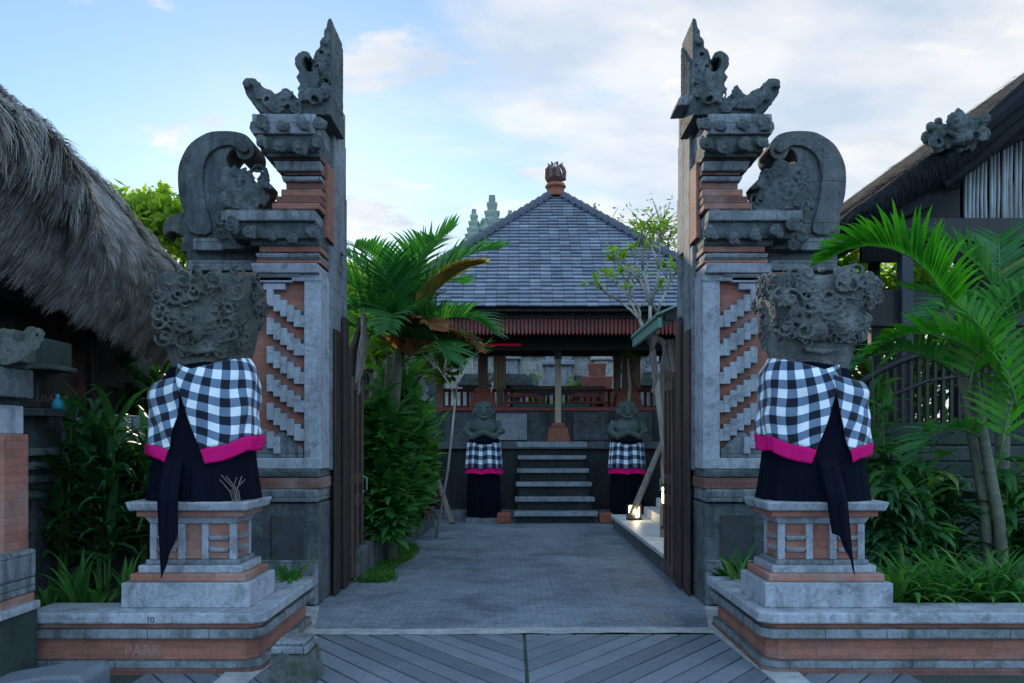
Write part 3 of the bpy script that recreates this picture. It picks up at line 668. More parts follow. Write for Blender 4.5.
# ================================================================== GUARDIAN STATUES IN CHECKERED CLOTH
def statue(s, cx, lab):
    Yc = 5.88; t = thing('guardian_statue', lab, 'statue', (cx, Yc, 1.165))
    A, B = .352, .265
    def pt(th, r, z, fold=0.0):     # th in degrees from the front; positive = towards the path
        a = math.radians(th); c_, s_ = math.cos(a), math.sin(a); m = (abs(c_)**2.6+abs(s_)**2.6)**(-1/2.6)
        return (cx-s*s_*m*A*r*(1+fold), Yc-c_*m*B*r*(1+fold), z)
    def rad(z, th=90):              # body radius: full below the shoulders, closing above; the outer shoulder drops lower
        w = .5-.5*math.sin(math.radians(th)); z0 = 2.02-.14*w; k = max(0, min(1, (z-z0)/.24)); return 1.0-(.28+.12*w)*k*k-.03*math.sin(math.radians(th)*2)
    def skirt(u, v):
        th = u*360; z = 1.168+v*1.02
        f = (.035*math.sin(u*2*PI*13+2*math.sin(u*9))+.02*math.sin(u*2*PI*29))*max(0, 1-v*3.0)
        return pt(th, rad(z, th)*.945+.12*(1-v)**3, z, f)
    b = MB(); b.grid(skirt, 120, 20); b.build('black_skirt', 'black_cloth', t, smooth=True, keep=True)
    b = MB(); pts = []
    for i in range(25):
        th = i*15; pts.append(pt(th, .66, 2.12+.035*math.sin(math.radians(th))))
    b.tube(pts, [.03]*25, 8); b.build('black_collar', 'black_cloth', t, smooth=True)
    sat = lambda th: math.sin(min(90, abs(th))*PI/180)**1.0
    def piece(e0, e1, zf, zs, tf, ts, slant, wr, label):   # hem and top height at the front (f) and side (s)
        def geo(u, v):
            e = e0+slant(v); th = e+(e1-e)*u; k = sat(th); zh = zf+(zs-zf)*k; zt = tf+(ts-tf)*k; return th, zt+(zh-zt)*v, k
        def base(u, v, off=0):
            th, z, k = geo(u, v); r = rad(z, th)+.055+off+.03*v-.05*math.sin(v*PI)*(.3 if e1 < 0 else .3)
            fo = wr*(math.sin(th*.10+v*3)+.7*math.sin(th*.27-v*6)+.4*math.sin(th*.55+v*9))*(.2+.8*v)+.05*noise.noise(Vector((u*5, v*4, s*3+len(label))))+.018*math.sin(u*23+v*14+s)*(1-v*.4)
            return pt(th, r, z+.01*math.sin(th*.13)*v, fo)
        def uvf(u, v):
            th, z, k = geo(u, v); q = math.radians(th); a = math.radians(10); x_, y_ = q*.36+.03*math.sin(v*5+u*3), z+.03*math.sin(u*9)
            return (x_*math.cos(a)-y_*math.sin(a)*(1 if e1 > 0 else -1), y_*math.cos(a)+x_*math.sin(a)*(1 if e1 > 0 else -1))
        b = MB(); b.grid(lambda u, v: base(u, v*.84), 80, 28, lambda u, v: uvf(u, v*.84)); b.build('checkered_cloth', 'gingham', t, smooth=True, keep=True, solid=.006, label=label)
        b = MB(); b.grid(lambda u, v: base(u, .843+.157*v, .012), 80, 6); b.build('pink_hem', 'pink', t, smooth=True, keep=True, solid=.006)
    piece(-24, 172, 1.38, 1.53, 2.10, 2.20, lambda v: 40*v**.8, .018, 'larger piece of checkered cloth on the path side')
    piece(-8, -176, 1.38, 1.52, 2.07, 1.99, lambda v: -17*v**1.1, .016, 'smaller piece of checkered cloth on the outer side')
    # bunched fold crossing the chest
    # long black sash hanging in front of the pedestal
    b = MB(); sx = -.125 if s < 0 else .02
    def sash(u, v):
        z = 2.0-v*1.30
        if v > .80: z = 2.0-.80*1.30-(v-.80)*1.30*((1-u)*1.2 if s < 0 else u*1.15)
        w = .052+.016*math.sin(v*3)
        y = Yc-B*(.74 if z > 1.5 else .74+.26*min(1, (1.5-z)/.06))-.006-(.108 if z < 1.2 else .108*max(0, min(1, (1.46-z)/.25)))+.010*math.sin(u*12+v*4)
        xx = cx+sx+(u-.5)*2*w+(.05*v-.02 if s < 0 else .11*v*v-.03)
        return (xx, y-.015*math.sin(u*PI), z)
    b.grid(sash, 10, 44); b.build('black_sash', 'black_cloth', t, smooth=True, keep=True, solid=.008)
    # carved mossy head block: wide and flaring at the top
    b = MB(); hx = cx+(.045 if s < 0 else -.02)
    def ringz(z): return z
    prof = [(2.06, .24, .17), (2.14, .27, .19), (2.28, .305, .22), (2.44, .335, .25), (2.60, .35, .26), (2.72, .36, .265), (2.78, .355, .26)]
    vs = []; n = 20
    for z, a, c in prof:
        for k in range(n):
            q = 2*PI*k/n; cc, ss = math.cos(q), math.sin(q); m = (abs(cc)**6+abs(ss)**6)**(-1/6)
            vs.append((hx+.93*a*cc*m, Yc+c*ss*m, z+.012*math.sin(q*5)))
    fs = [(i*n+k, i*n+(k+1)%n, (i+1)*n+(k+1)%n, (i+1)*n+k) for i in range(len(prof)-1) for k in range(n)]+[tuple(range(n-1, -1, -1)), tuple(range((len(prof)-1)*n, len(prof)*n))]
    b.add(vs, fs); rs = random.Random(5 if s < 0 else 9)
    for k in range(95 if s < 0 else 130):
        q = rs.uniform(0, 1); z = rs.uniform(2.30 if s > 0 else 2.22, 2.78); i = (z-2.04)/.76; a = .21+.14*min(1, i*1.25); c = .17+.10*min(1, i*1.2)
        side = rs.choice((0, 0, 0, 1, 2))
        if side == 0:
            xx = hx+rs.uniform(-a, a)*.95; b.scroll(xx, z, Yc-c-.022, rs.uniform(.035, .075), rs.uniform(0, 6), rs.choice((-1, 1)), .24, 1.3)
        else:
            sg = 1 if side == 1 else -1; yy = Yc+rs.uniform(-c, c)*.9; pts = []
            sz = rs.uniform(.035, .07); a0 = rs.uniform(0, 6)
            for j in range(10):
                tt = j/9; q2 = a0+tt*8; pts.append((hx+sg*(a+.015*tt), yy+sz*(1-.8*tt)*math.cos(q2), z+sz*(1-.8*tt)*math.sin(q2)))
            b.tube(pts, [sz*.25]*10, 5)
    for k in range(16):     # ragged crown edge
        q = 2*PI*k/16; b.ball((hx+.32*math.cos(q), Yc+.24*math.sin(q), 2.78+rs.uniform(-.02, .03)), (rs.uniform(.03, .045), .04, rs.uniform(.02, .04)), 7, 5)
    if s > 0:
        for k, (px, py, r) in enumerate([(866, 290, .085), (872, 300, .07), (862, 305, .08), (868, 282, .05), (858, 322, .075), (853, 335, .06)]):
            b.ball((X(px, 6.0), 6.0, Z(py, 6.0)), (r, .12, r), 9, 6); b.scroll(X(px, 6.0), Z(py, 6.0), 5.9, r*.9, k, 1, .25)
    # a worn face, barely readable: brow, nose, eyes, mouth
    fy = Yc-.245
    b.ball((hx, fy, 2.36), (.045, .055, .07), 10, 7)
    for sg in (-1, 1):
        b.ball((hx+sg*.10, fy+.01, 2.43), (.055, .04, .035), 10, 7); b.tube([(hx+sg*.02, fy-.01, 2.47), (hx+sg*.10, fy-.02, 2.50), (hx+sg*.19, fy+.02, 2.47)], [.018, .022, .012], 6)
    b.tube([(hx-.12, fy+.01, 2.24), (hx, fy-.02, 2.22), (hx+.12, fy+.01, 2.24)], [.015, .025, .015], 6)
    b.build('carved_head', 'stone_mossy' if s < 0 else 'head_stone', t, carve=(.0072, .018, .026))
    return t
M['head_stone'] = stone('lichen_carved_stone', (.03,.034,.034), (.23,.24,.24), moss=(.04,.05,.03), mossamt=.5, streak=.6, bump=1.0, scale=9)
statue(-1, -2.265, 'mossy carved guardian statue on the left pedestal, checkered cloth over its black skirt')
statue(1, 2.215, 'pale lichened guardian statue on the right pedestal, checkered cloth over its black skirt')
# dry offering sticks on the left pedestal, moss lump on the right one
b = MB()
for k in range(7):
    x = X(232+k*1.2, 5.6); b.tube([(x, 5.62, 1.17), (x+R(-.03, .03), 5.60, 1.24), (x+R(-.09, .07), 5.58, 1.30+R(0, .06))], .0035, 4)
tag(b.build('offering_sticks', 'driftwood'), 'small bundle of dry sticks on the left pedestal beside the black skirt', 'offering')
# ================================================================== MAIN PAVILION
PX = .98
def pavilion():
    t = thing('open_pavilion', 'open wooden pavilion with slate hip roof and red finial at the path end', 'pavilion', (PX, 18.5, 0))
    yf = 16.4; x0, x1 = -2.9, 4.9
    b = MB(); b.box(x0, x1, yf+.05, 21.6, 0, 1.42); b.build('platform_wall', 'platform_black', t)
    b = MB(); b.box(x0-.05, x1+.05, yf-.03, 21.7, 1.42, 1.56); b.build('platform_edge', 'stone_dark2', t, bev=.01)
    b = MB(); b.box(x0+.1, x1-.1, 16.2, yf+.04, 0, .17); b.build('platform_footing', 'stone', t, bev=.01)
    b = MB(); b.box(X(436, 17.6)-.5, X(664, 17.6)+1, 17.6, 21.2, 1.56, 2.24); b.build('upper_platform', 'stone_panel', t)
    b = MB(); b.box(X(436, 17.6)-.55, X(664, 17.6)+1.05, 17.54, 21.3, 2.24, 2.33); b.build('platform_edge', 'wood_red', t, bev=.01)
    for a, c, m in ((496, 527, 'stone_clean'), (572, 609, 'stone_panel')):
        b = MB(); b.box(X(a, 17.6), X(c, 17.6), 17.55, 17.62, 1.6, 2.0 if m == 'stone' else 2.18); b.build('wall_panel', m, t, bev=.01)
    for px in (440, 548, 569, 612, 655):
        b = MB(); b.box(X(px, 17.6)-.05, X(px, 17.6)+.05, 17.50, 17.62, 1.56, 2.24); b.build('pilaster', 'stone_black', t, bev=.006)
    # columns
    def col(px, Y, z0, zt, w, mt, basez=.35, bw=.25):
        x = X(px, Y); b = MB(); b.box(x-w, x+w, Y-w, Y+w, z0+basez, zt); c = b.build('column', mt, t, bev=.008)
        if bw:
            b = MB(); b.add([(x-bw, Y-bw, z0), (x+bw, Y-bw, z0), (x+bw, Y+bw, z0), (x-bw, Y+bw, z0), (x-bw*.8, Y-bw*.8, z0+basez*.8), (x+bw*.8, Y-bw*.8, z0+basez*.8), (x+bw*.8, Y+bw*.8, z0+basez*.8), (x-bw*.8, Y+bw*.8, z0+basez*.8), (x, Y, z0+basez)],
                         [(0,3,2,1), (0,1,5,4), (1,2,6,5), (2,3,7,6), (3,0,4,7), (4,5,6,7)])
            b.box(x-bw*.6, x+bw*.6, Y-bw*.6, Y+bw*.6, z0+basez*.8, z0+basez*1.05); b.build('column_base', 'terracotta', t, bev=.02)
    col(558, 16.75, 1.56, 3.35, .062, 'wood_pale', .38, .24); 
    b = MB(); x = X(558, 16.75); b.box(x-.075, x+.075, 16.67, 16.82, 3.3, 3.7); b.build('column_head', 'wood_black', t)
    for px in (483, 627): col(px, 18.0, 2.33, 3.9, .11, 'wood_brown', .42, .30)
    for px in (400, 720): col(px, 17.0, 1.56, 3.8, .08, 'wood_brown', .3, .22)
    for px in (500, 617, 440, 690): col(px, 20.6, 1.56, 3.8, .09, 'wood_pale', .3, 0)
    for a, c, Y in ((494, 506, 18.05), (633, 640, 18.1)):    # rolled blinds / curtains tied to the columns
        b = MB(); xs, xe = X(a, Y), X(c, Y); b.grid(lambda u, v: (xs+(xe-xs)*u, Y-.1+.03*math.sin(u*20), 2.75+v*1.0), 20, 4); b.build('curtain', 'curtain', t, keep=True, solid=.01, smooth=True)
    for (ra, rb) in ((436, 478), (492, 620), (632, 676)):     # red boarded balustrade at the back of the upper platform
        Yr = 20.9; xa_, xb_ = X(ra, Yr), X(rb, Yr)
        for z0, z1 in ((2.40, 2.50), (2.86, 2.95)):
            b = MB(); b.box(xa_, xb_, Yr, Yr+.05, z0, z1); b.build('back_rail', 'wood_red', t, bev=.006)
        b = MB(); k = 0; x = xa_
        while x < xb_: b.box(x, x+.07, Yr+.01, Yr+.04, 2.33, 2.86); x += .16
        b.build('back_balusters', 'wood_brown', t)
    # beams and fascia
    b = MB(); b.box(PX-3.2, PX+3.2, 16.6, 16.8, 3.48, 3.72); b.build('beam', 'wood_black', t)
    b = MB(); b.box(PX-3.2, PX+3.2, 17.9, 18.1, 3.50, 3.76); b.build('beam', 'wood_black', t)
    b = MB(); b.box(PX-3.2, PX+3.2, 20.4, 20.6, 3.84, 4.0); b.build('beam', 'wood_black', t)
    for sx in (-3.1, 3.1):
        b = MB(); b.box(PX+sx-.08, PX+sx+.08, 15.3, 21.7, 3.73, 3.88); b.build('beam', 'wood_black', t)
    b = MB(); b.box(PX-3.42, PX+3.42, 15.16, 15.22, 3.92, 4.06); b.build('fascia', 'wood_black', t)
    b = MB(); n = 92
    for k in range(n):
        x = PX-3.38+k*6.76/(n-1); b.box(x-.024, x+.024, 15.20, 15.24, 3.66, 3.93)
    b.build('slatted_fringe', 'wood_red', t)
    b = MB()
    for k in range(n):
        x = PX-3.38+k*6.76/(n-1); b.prism([(x-.03, 3.67), (x+.03, 3.67), (x, 3.60)], 15.195, 15.25)
    b.build('fringe_points', 'wood_red', t)
    b = MB(); b.box(PX-3.4, PX+3.4, 15.24, 15.30, 3.70, 4.0); b.build('fascia', 'wood_black', t)
    for sx in (-1, 1):
        b = MB(); b.box(PX+sx*3.36, PX+sx*3.42, 15.2, 21.8, 3.70, 4.0); b.build('fascia', 'wood_red', t)
    # roof: four hipped faces of overlapping shingles over a dark board deck
    ap = Vector((PX+.03, 18.5, 7.30)); hw = 3.62; ez = 4.08; cs = [Vector((PX-hw, 18.5-hw, ez)), Vector((PX+hw, 18.5-hw, ez)), Vector((PX+hw, 18.5+hw, ez)), Vector((PX-hw, 18.5+hw, ez))]
    b = MB(); dz = Vector((0, 0, -.06)); b.add([c+dz for c in cs]+[ap+dz], [(0,1,4), (1,2,4), (2,3,4), (3,0,4)]); b.build('roof_deck', 'wood_black', t, solid=.02)
    b = MB(); rows = 33; topw = .10
    for fi in range(4):
        A_, B_ = cs[fi], cs[(fi+1) % 4]; nrm = (B_-A_).cross(ap-A_).normalized()
        if nrm.z < 0: nrm = -nrm
        for r in range(rows):
            f0 = r/rows; f1 = (r+1.25)/rows; f0 *= .975; f1 = min(.99, f1*.975)
            a0, b0 = A_.lerp(ap, f0), B_.lerp(ap, f0); a1, b1 = A_.lerp(ap, f1), B_.lerp(ap, f1)
            Lw = (b0-a0).length; nt_ = max(1, int(Lw/.21)); offs = (r % 2)*.5
            ax = (B_-A_).normalized(); up = (ap-(A_+B_)/2).normalized()
            h = (f1-f0)*(ap-(A_+B_)/2).length; st = (a0+b0)/2
            cuts = [-Lw/2]+[-Lw/2+(k+offs)*Lw/nt_ for k in range(1, nt_)]+[Lw/2]
            for k in range(len(cuts)-1):
                u0, u1 = cuts[k]+.003, cuts[k+1]-.003
                if u1-u0 < .02: continue
                jz = random.uniform(0, .012); j2 = random.uniform(-.008, .01); sl = (Lw-(b1-a1).length)/2
                wu0 = max(u0, -Lw/2+sl) if k == 0 else u0; wu1 = min(u1, Lw/2-sl) if k == len(cuts)-2 else u1
                if wu1 < wu0: continue
                p0 = st+ax*u0+nrm*(.045+jz)-up*j2; p1 = st+ax*u1+nrm*(.045+jz)-up*j2; p2 = st+ax*wu1+up*h+nrm*.008; p3 = st+ax*wu0+up*h+nrm*.008
                b.add([p0, p1, p2, p3, p0-nrm*.028, p1-nrm*.028], [(0,1,2,3), (4,5,1,0)])
    b.build('roof', 'shingle', t, keep=True)
    for fi in range(4):
        b = MB()
        for k in range(27):
            f = (k+.5)/27; p = cs[fi].lerp(ap, f); d = (ap-cs[fi]).normalized(); q = p+d*.19
            b.tube([p+Vector((0,0,.03)), q+Vector((0,0,.085))], [.115, .10], 7)
        b.build('hip_tiles', 'ridge_tile', t)
    # finial
    c = (ap.x, ap.y, 7.22); b = MB(); b.lathe(c, [(.30, 0), (.30, .08), (.20, .12), (.20, .2), (.25, .25), (.22, .32), (.13, .36)], 12)
    b.build('finial_base', 'terracotta', t, bev=.01)
    b = MB(); z = 7.55
    for k in range(8):
        q = 2*PI*k/8+.2; r = .10
        b.tube([(c[0]+r*.5*math.cos(q), c[1]+r*.5*math.sin(q), z), (c[0]+r*2.1*math.cos(q), c[1]+r*2.1*math.sin(q), z+.12), (c[0]+r*2.2*math.cos(q), c[1]+r*2.2*math.sin(q), z+.30), (c[0]+r*1.3*math.cos(q), c[1]+r*1.3*math.sin(q), z+.42), (c[0]+r*1.9*math.cos(q), c[1]+r*1.9*math.sin(q), z+.46)], [.04, .05, .045, .035, .012], 6)
    b.lathe((c[0], c[1], z), [(.10, -.05), (.06, .1), (.09, .2), (.05, .3), (.02, .5)], 8)
    b.build('finial', 'finial', t)
    # rafters
    b = MB()
    for k in range(22):
        x = PX-3.3+k*6.6/21; top = ap+Vector((0,0,-.2)); p = Vector((x, 15.1, 3.98)); f = .9-.8*abs(x-PX)/3.4
        q = Vector((x, 18.3-abs(x-PX)*.98, 6.9-abs(x-PX)*.86)); b.tube([p, q], .03, 4)
    b.build('rafters', 'wood_brown', t)
    # stairs
    w0, w1 = 512.5, 598
    for i in range(5):
        Y = 15.2+.28*i; z = [.225, .484, .762, 1.02, 1.285][i]; xa, xb = X(514, 15.2)+.02*i, X(598, 15.2)-.03*i
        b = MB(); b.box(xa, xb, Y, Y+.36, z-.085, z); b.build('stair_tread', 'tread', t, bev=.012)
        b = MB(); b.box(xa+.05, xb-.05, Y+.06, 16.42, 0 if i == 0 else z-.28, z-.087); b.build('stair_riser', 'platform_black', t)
    b = MB(); b.box(xa-.02, xb+.02, 16.36, 16.5, 1.45, 1.565); b.build('stair_tread', 'tread', t, bev=.012)
    # red strip lamp under the roof
    b = MB(); b.box(X(465, 16.5), X(521, 16.5), 16.5, 16.55, Z(345.6, 16.5), Z(343.6, 16.5)); b.build('red_strip', 'red_light', t)
    return t
M['ridge_tile'] = plain('ridge_tile', (.085,.095,.12), .8, .6, 8, .5)
M['moss'] = plain('moss', (.05,.075,.02), .95, .6, 30, 1)
M['stone_dark2'] = stone('dark_edge_stone', (.06,.07,.085), (.12,.135,.155), mossamt=.2, streak=.4)
M['stone_panel'] = stone('panel_stone', (.07,.08,.085), (.15,.165,.175), mossamt=.5, streak=.6, joints=(.5,.25))
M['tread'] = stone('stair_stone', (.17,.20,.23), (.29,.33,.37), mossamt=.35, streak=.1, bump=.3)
M['curtain'] = cloth('curtain_cloth', (.40, .29, .19))
M['finial'] = plain('painted_finial', (.16,.085,.075), .6, .6, 12, .4)
pavilion()
b = MB(); b.ball((X(845, 5.72), 5.72, 1.18), (.11, .07, .035), 14, 8)
tag(b.build('moss_lump', 'moss', carve=(.008, .02, .03)), 'small green mossy lump lying on the right pedestal cap', 'moss lump')
# furniture on the platform
t = thing('long_table', 'long dark wooden table on the upper platform of the pavilion', 'table', (X(558, 18.6), 18.6, 2.33))
xa, xb = X(511, 18.6), X(604, 18.6)
b = MB(); b.box(xa, xb, 18.3, 19.0, Z(388, 18.6)-.06, Z(388, 18.6)+.03); b.build('table_top', 'wood_brown', t, bev=.01)
b = MB(); b.box(xa+.1, xb-.1, 18.36, 18.4, Z(393, 18.6)-.06, Z(388, 18.6)-.06); b.build('apron', 'wood_black', t)
for px in (516, 541, 575, 598):
    b = MB(); x = X(px, 18.6); b.prism([(x-.06, 2.33), (x+.06, 2.33), (x+.13, Z(391, 18.6)), (x-.02, Z(391, 18.6))], 18.4, 18.5); b.build('leg', 'wood_brown', t)
for k, (px, Yb) in enumerate(((523, 18.1), (587, 18.1))):
    t = thing('low_bench', ('low red bench with an arched back left of the pale front column', 'low red bench with an arched back right of the pale front column')[k], 'bench', (X(px, Yb), Yb, 2.33), 'low benches on the pavilion platform')
    x = X(px, Yb); b = MB(); b.box(x-.45, x+.45, Yb-.15, Yb+.15, 2.42, 2.47); b.build('seat', 'wood_red', t, bev=.01)
    for sx in (-.4, .4):
        b = MB(); b.box(x+sx-.04, x+sx+.04, Yb-.13, Yb+.13, 2.33, 2.42); b.build('leg', 'wood_red', t)
    b = MB(); b.prism([(x-.42, 2.47), (x-.36, 2.47), (x-.3, 2.58), (x+.3, 2.58), (x+.36, 2.47), (x+.42, 2.47), (x+.4, 2.62), (x+.2, 2.68), (x-.2, 2.68), (x-.4, 2.62)], Yb+.1, Yb+.14); b.build('backrest', 'wood_red', t)
b = MB(); b.box(X(513, 17.75), X(590, 17.75), 17.7, 17.9, 2.335, 2.40); tag(b.build('green_mat', 'leafless_green', bev=.02), 'long folded green mat on the red edge of the platform', 'mat')
# small statues beside the stairs
def small_statue(px, lab, copy=None):
    Y = 15.55; cx = X(px, Y); t = thing('stair_guardian', lab, 'statue', (cx, Y, 0), 'small guardian statues beside the stairs')
    b = MB(); b.box(cx-.17, cx+.17, Y-.13, Y+.13, 0, .50); b.build('pedestal', 'stone_black', t, bev=.02)
    b = MB(); b.box(cx-.19, cx+.19, Y-.15, Y+.15, .50, .56); b.build('pedestal_cap', 'stone_black', t, bev=.012)
    b = MB(); b.box(cx-.34, cx+.34, Y-.28, Y+.33, .0, .10); b.build('pedestal_base', 'stone', t, bev=.012)
    def sk(r0, zb, zt, ph, am=.03):
        return lambda u, v: (cx+(r0+am*math.sin(u*2*PI*11+ph))*math.sin(u*2*PI)*(1-.12*v), Y-.76*(r0+am*math.sin(u*2*PI*11+ph))*math.cos(u*2*PI)*(1-.12*v), zb+(zt-zb)*v+.012*math.sin(u*30))
    b = MB(); b.grid(sk(.315, .12, 1.62, 0), 66, 8); b.build('black_skirt', 'black_cloth', t, smooth=True, keep=True)
    b = MB(); b.grid(sk(.355, 1.06, 1.57, 1, .02), 66, 8, lambda u, v: (u*2.1, v*.5)); b.build('checkered_cloth', 'gingham_small', t, smooth=True, keep=True)
    b = MB(); b.grid(sk(.36, .95, 1.07, 1, .02), 66, 3); b.build('pink_hem', 'pink', t, smooth=True, keep=True)
    b = MB(); b.lathe((cx, Y, 1.52), [(.26, 0), (.29, .05), (.26, .13)], 16); b.build('black_sash', 'black_cloth', t, smooth=True)
    b = MB(); b.ball((cx, Y, 1.82), (.27, .2, .25)); b.ball((cx, Y-.02, 2.14), (.17, .17, .2), 12, 8); b.ball((cx, Y+.03, 2.25), (.2, .17, .12)); b.ball((cx, Y-.18, 2.12), (.04, .05, .05))
    for sg in (-1, 1):
        b.tube([(cx+sg*.24, Y, 1.95), (cx+sg*.34, Y-.06, 1.76), (cx+sg*.2, Y-.2, 1.66), (cx-sg*.02, Y-.26, 1.76)], [.10, .09, .075, .06], 8)
        b.ball((cx+sg*.08, Y-.16, 2.18), (.04, .04, .03)); b.ball((cx+sg*.18, Y, 2.14), (.05, .06, .08))
        b.tube([(cx+sg*.05, Y-.18, 2.24), (cx+sg*.13, Y-.16, 2.26)], .02, 5)
    b.tube([(cx-.08, Y-.17, 2.04), (cx, Y-.19, 2.03), (cx+.08, Y-.17, 2.04)], .02, 5)
    b.build('carved_figure', 'stone_figure', t, carve=(.014, .02, .05))
    return t
M['stone_figure'] = stone('green_grey_stone', (.03,.05,.047), (.10,.13,.125), moss=(.03,.05,.03), mossamt=.5, streak=.5, bump=.8, scale=8)
small_statue(484, 'small stone guardian with crossed arms and checkered skirt, left of the stairs')
small_statue(627, 'small stone guardian with crossed arms and checkered skirt, right of the stairs')
# bamboo poles leaning across the stair flanks
for (a, c, lab) in (((430, 455, 15.9), (452, 524, 15.1), 'pale wooden pole leaning beside the leafy bushes, left of the stairs'), ((668, 428, 14.4), (631, 517, 13.2), 'long pale wooden pole leaning behind the twin lamp, right of the stairs')):
    b = MB(); b.tube([(X(a[0], a[2]), a[2], Z(a[1], a[2])), (X(c[0], c[2]), c[2], max(.02, Z(c[1], c[2])))], [.045, .06], 8); tag(b.build('wooden_pole', 'driftwood'), lab, 'pole', 'leaning poles')
# bricks by the stair foot
for px, lab in ((504, 'brown stone block at the left foot of the stairs'), (606, 'brown stone block at the right foot of the stairs')):
    b = MB(); b.box(X(px-7, 15.3), X(px+7, 15.3), 15.2, 15.5, 0, .2); tag(b.build('stone_block', 'terracotta', bev=.03), lab, 'block', 'blocks at the stair foot')
# right side terrace with steps and twin lamp
t = thing('side_terrace', 'low pale terrace with two steps at the right edge of the path', 'terrace', (2.3, 11.5, 0))
xa = 1.80
b = MB(); b.prismz([(xa+.02, 9.3), (4.6, 9.3), (4.6, 14.3), (xa+.02, 14.3)], 0, .20); b.build('terrace_wall', 'stone_panel', t)
b = MB(); b.prismz([(xa-.02, 9.28), (4.6, 9.28), (4.6, 14.34), (xa-.02, 14.34)], .20, .26); b.build('terrace_floor', 'white_step', t, bev=.01)
for k in range(2):
    b = MB(); b.box(2.33+.22*k, 4.5, 10.2, 14.1+.0*k, .262+.16*k, .262+.16*(k+1)); b.build('step', 'white_step', t, bev=.01)
t = thing('twin_lamp', 'small black lantern with two glowing tubes on the terrace corner', 'lamp', (X(634, 13.4), 13.4, .26))
x = X(634, 13.4); b = MB(); b.box(x-.12, x+.12, 13.3, 13.5, .26, .30); b.build('lamp_base', 'wood_black', t, bev=.005)
for sg in (-1, 1):
    b = MB(); b.lathe((x+sg*.055, 13.4, .30), [(.028, 0), (.034, .03), (.034, .17), (.026, .2)], 10); b.build('lamp_tube', 'glow', t, smooth=True)
b = MB(); b.box(x-.12, x+.12, 13.36, 13.44, .505, .52); b.box(x-.12, x-.105, 13.36, 13.44, .30, .505); b.box(x+.105, x+.12, 13.36, 13.44, .30, .505); b.build('lamp_frame', 'wood_black', t)
t = thing('garden_lamp', 'slim upright lamp glowing at the far edge of the right door', 'lamp', (X(664, 10.6), 10.6, .42)); x = X(664, 10.6)
b = MB(); b.lathe((x, 10.6, .42), [(.05, 0), (.05, .03), (.015, .04), (.015, .34)], 10); b.build('lamp_stand', 'wood_black', t)
b = MB(); b.lathe((x, 10.6, .76), [(.025, 0), (.03, .02), (.03, .20), (.02, .22)], 10); b.build('lamp_tube', 'glow', t, smooth=True)
b = MB(); b.lathe((x, 10.6, .975), [(.045, 0), (.03, .03), (.0, .05)], 10); b.build('lamp_cap', 'wood_black', t)
for t_, p in (('twin', (X(634, 13.4), 13.2, .42)), ('slim', (X(664, 10.6)-.1, 10.5, .86))):
    ld = bpy.data.lights.new('lamp_light', 'POINT'); ld.energy = 2.5; ld.color = (1, .75, .42); ld.shadow_soft_size = .04
    lo = bpy.data.objects.new('lamp_light', ld); C.objects.link(lo); lo.location = p
# small tin roof on a driftwood post, right of the pavilion
t = thing('tin_canopy', 'small green corrugated canopy on a twisted driftwood post left of the right gate', 'canopy', (2.5, 11.2, 0))
b = MB(); Ya, Yb = 10.4, 12.6
def corr(u, v):
    x = X(648, 11)+u*1.15; return (x, Ya+v*(Yb-Ya), Z(322, 11)+u*.52+.022*math.sin(v*2*PI*16)+.0)
b.grid(corr, 6, 128); b.build('canopy_roof', 'tin', t, keep=True, solid=.02, smooth=True)
b = MB(); b.box(X(650, 11), X(650, 11)+.05, Ya, Yb, Z(322, 11)-.16, Z(322, 11)-.03); b.build('canopy_edge', 'tin', t)
b = MB(); b.box(X(650, 11)+.1, X(650, 11)+1.2, Ya+.05, Ya+.15, Z(322, 11)-.05, Z(322, 11)+.08); b.build('canopy_beam', 'wood_black', t)
b = MB(); rs = random.Random(4)
for k in range(9):
    x = X(672, 11)+rs.uniform(-.09, .12); y = 11+rs.uniform(-.1, .1); pts = []; 
    for i in range(9): pts.append((x+.05*math.sin(i*1.1+k)+rs.uniform(-.02, .02), y+.04*math.cos(i*.9+k), .26+i*.34))
    b.tube(pts, [rs.uniform(.03, .055)]*8+[.02], 6)
b.tube([(X(676, 11), 11, 2.6), (X(668, 11), 11, 2.9), (X(655, 11), 10.9, 3.0), (X(650, 11), 10.9, 2.75), (X(655, 11), 10.9, 2.45), (X(651, 11), 10.9, 2.25)], [.06, .06, .05, .045, .035, .015], 7)
b.tube([(X(672, 11), 11, 2.7), (X(680, 11), 11, 3.0), (X(700, 11), 11, 3.1)], [.06, .06, .04], 7)
b.build('driftwood_post', 'driftwood', t)
M['stone_green'] = stone('green_stained_stone', (.012,.024,.022), (.045,.062,.056), moss=(.012,.03,.016), mossamt=.6, streak=.5, bump=.6)
M['post_blue'] = wood('blue_black_wood', (.015,.02,.03), (.05,.06,.08), .4)
M['pane'] = emit('window_glass', (.35, .42, .40), .12); M['pane'] = plain('window_pane', (.35,.42,.40), .15, .3, 3, 0, .5)
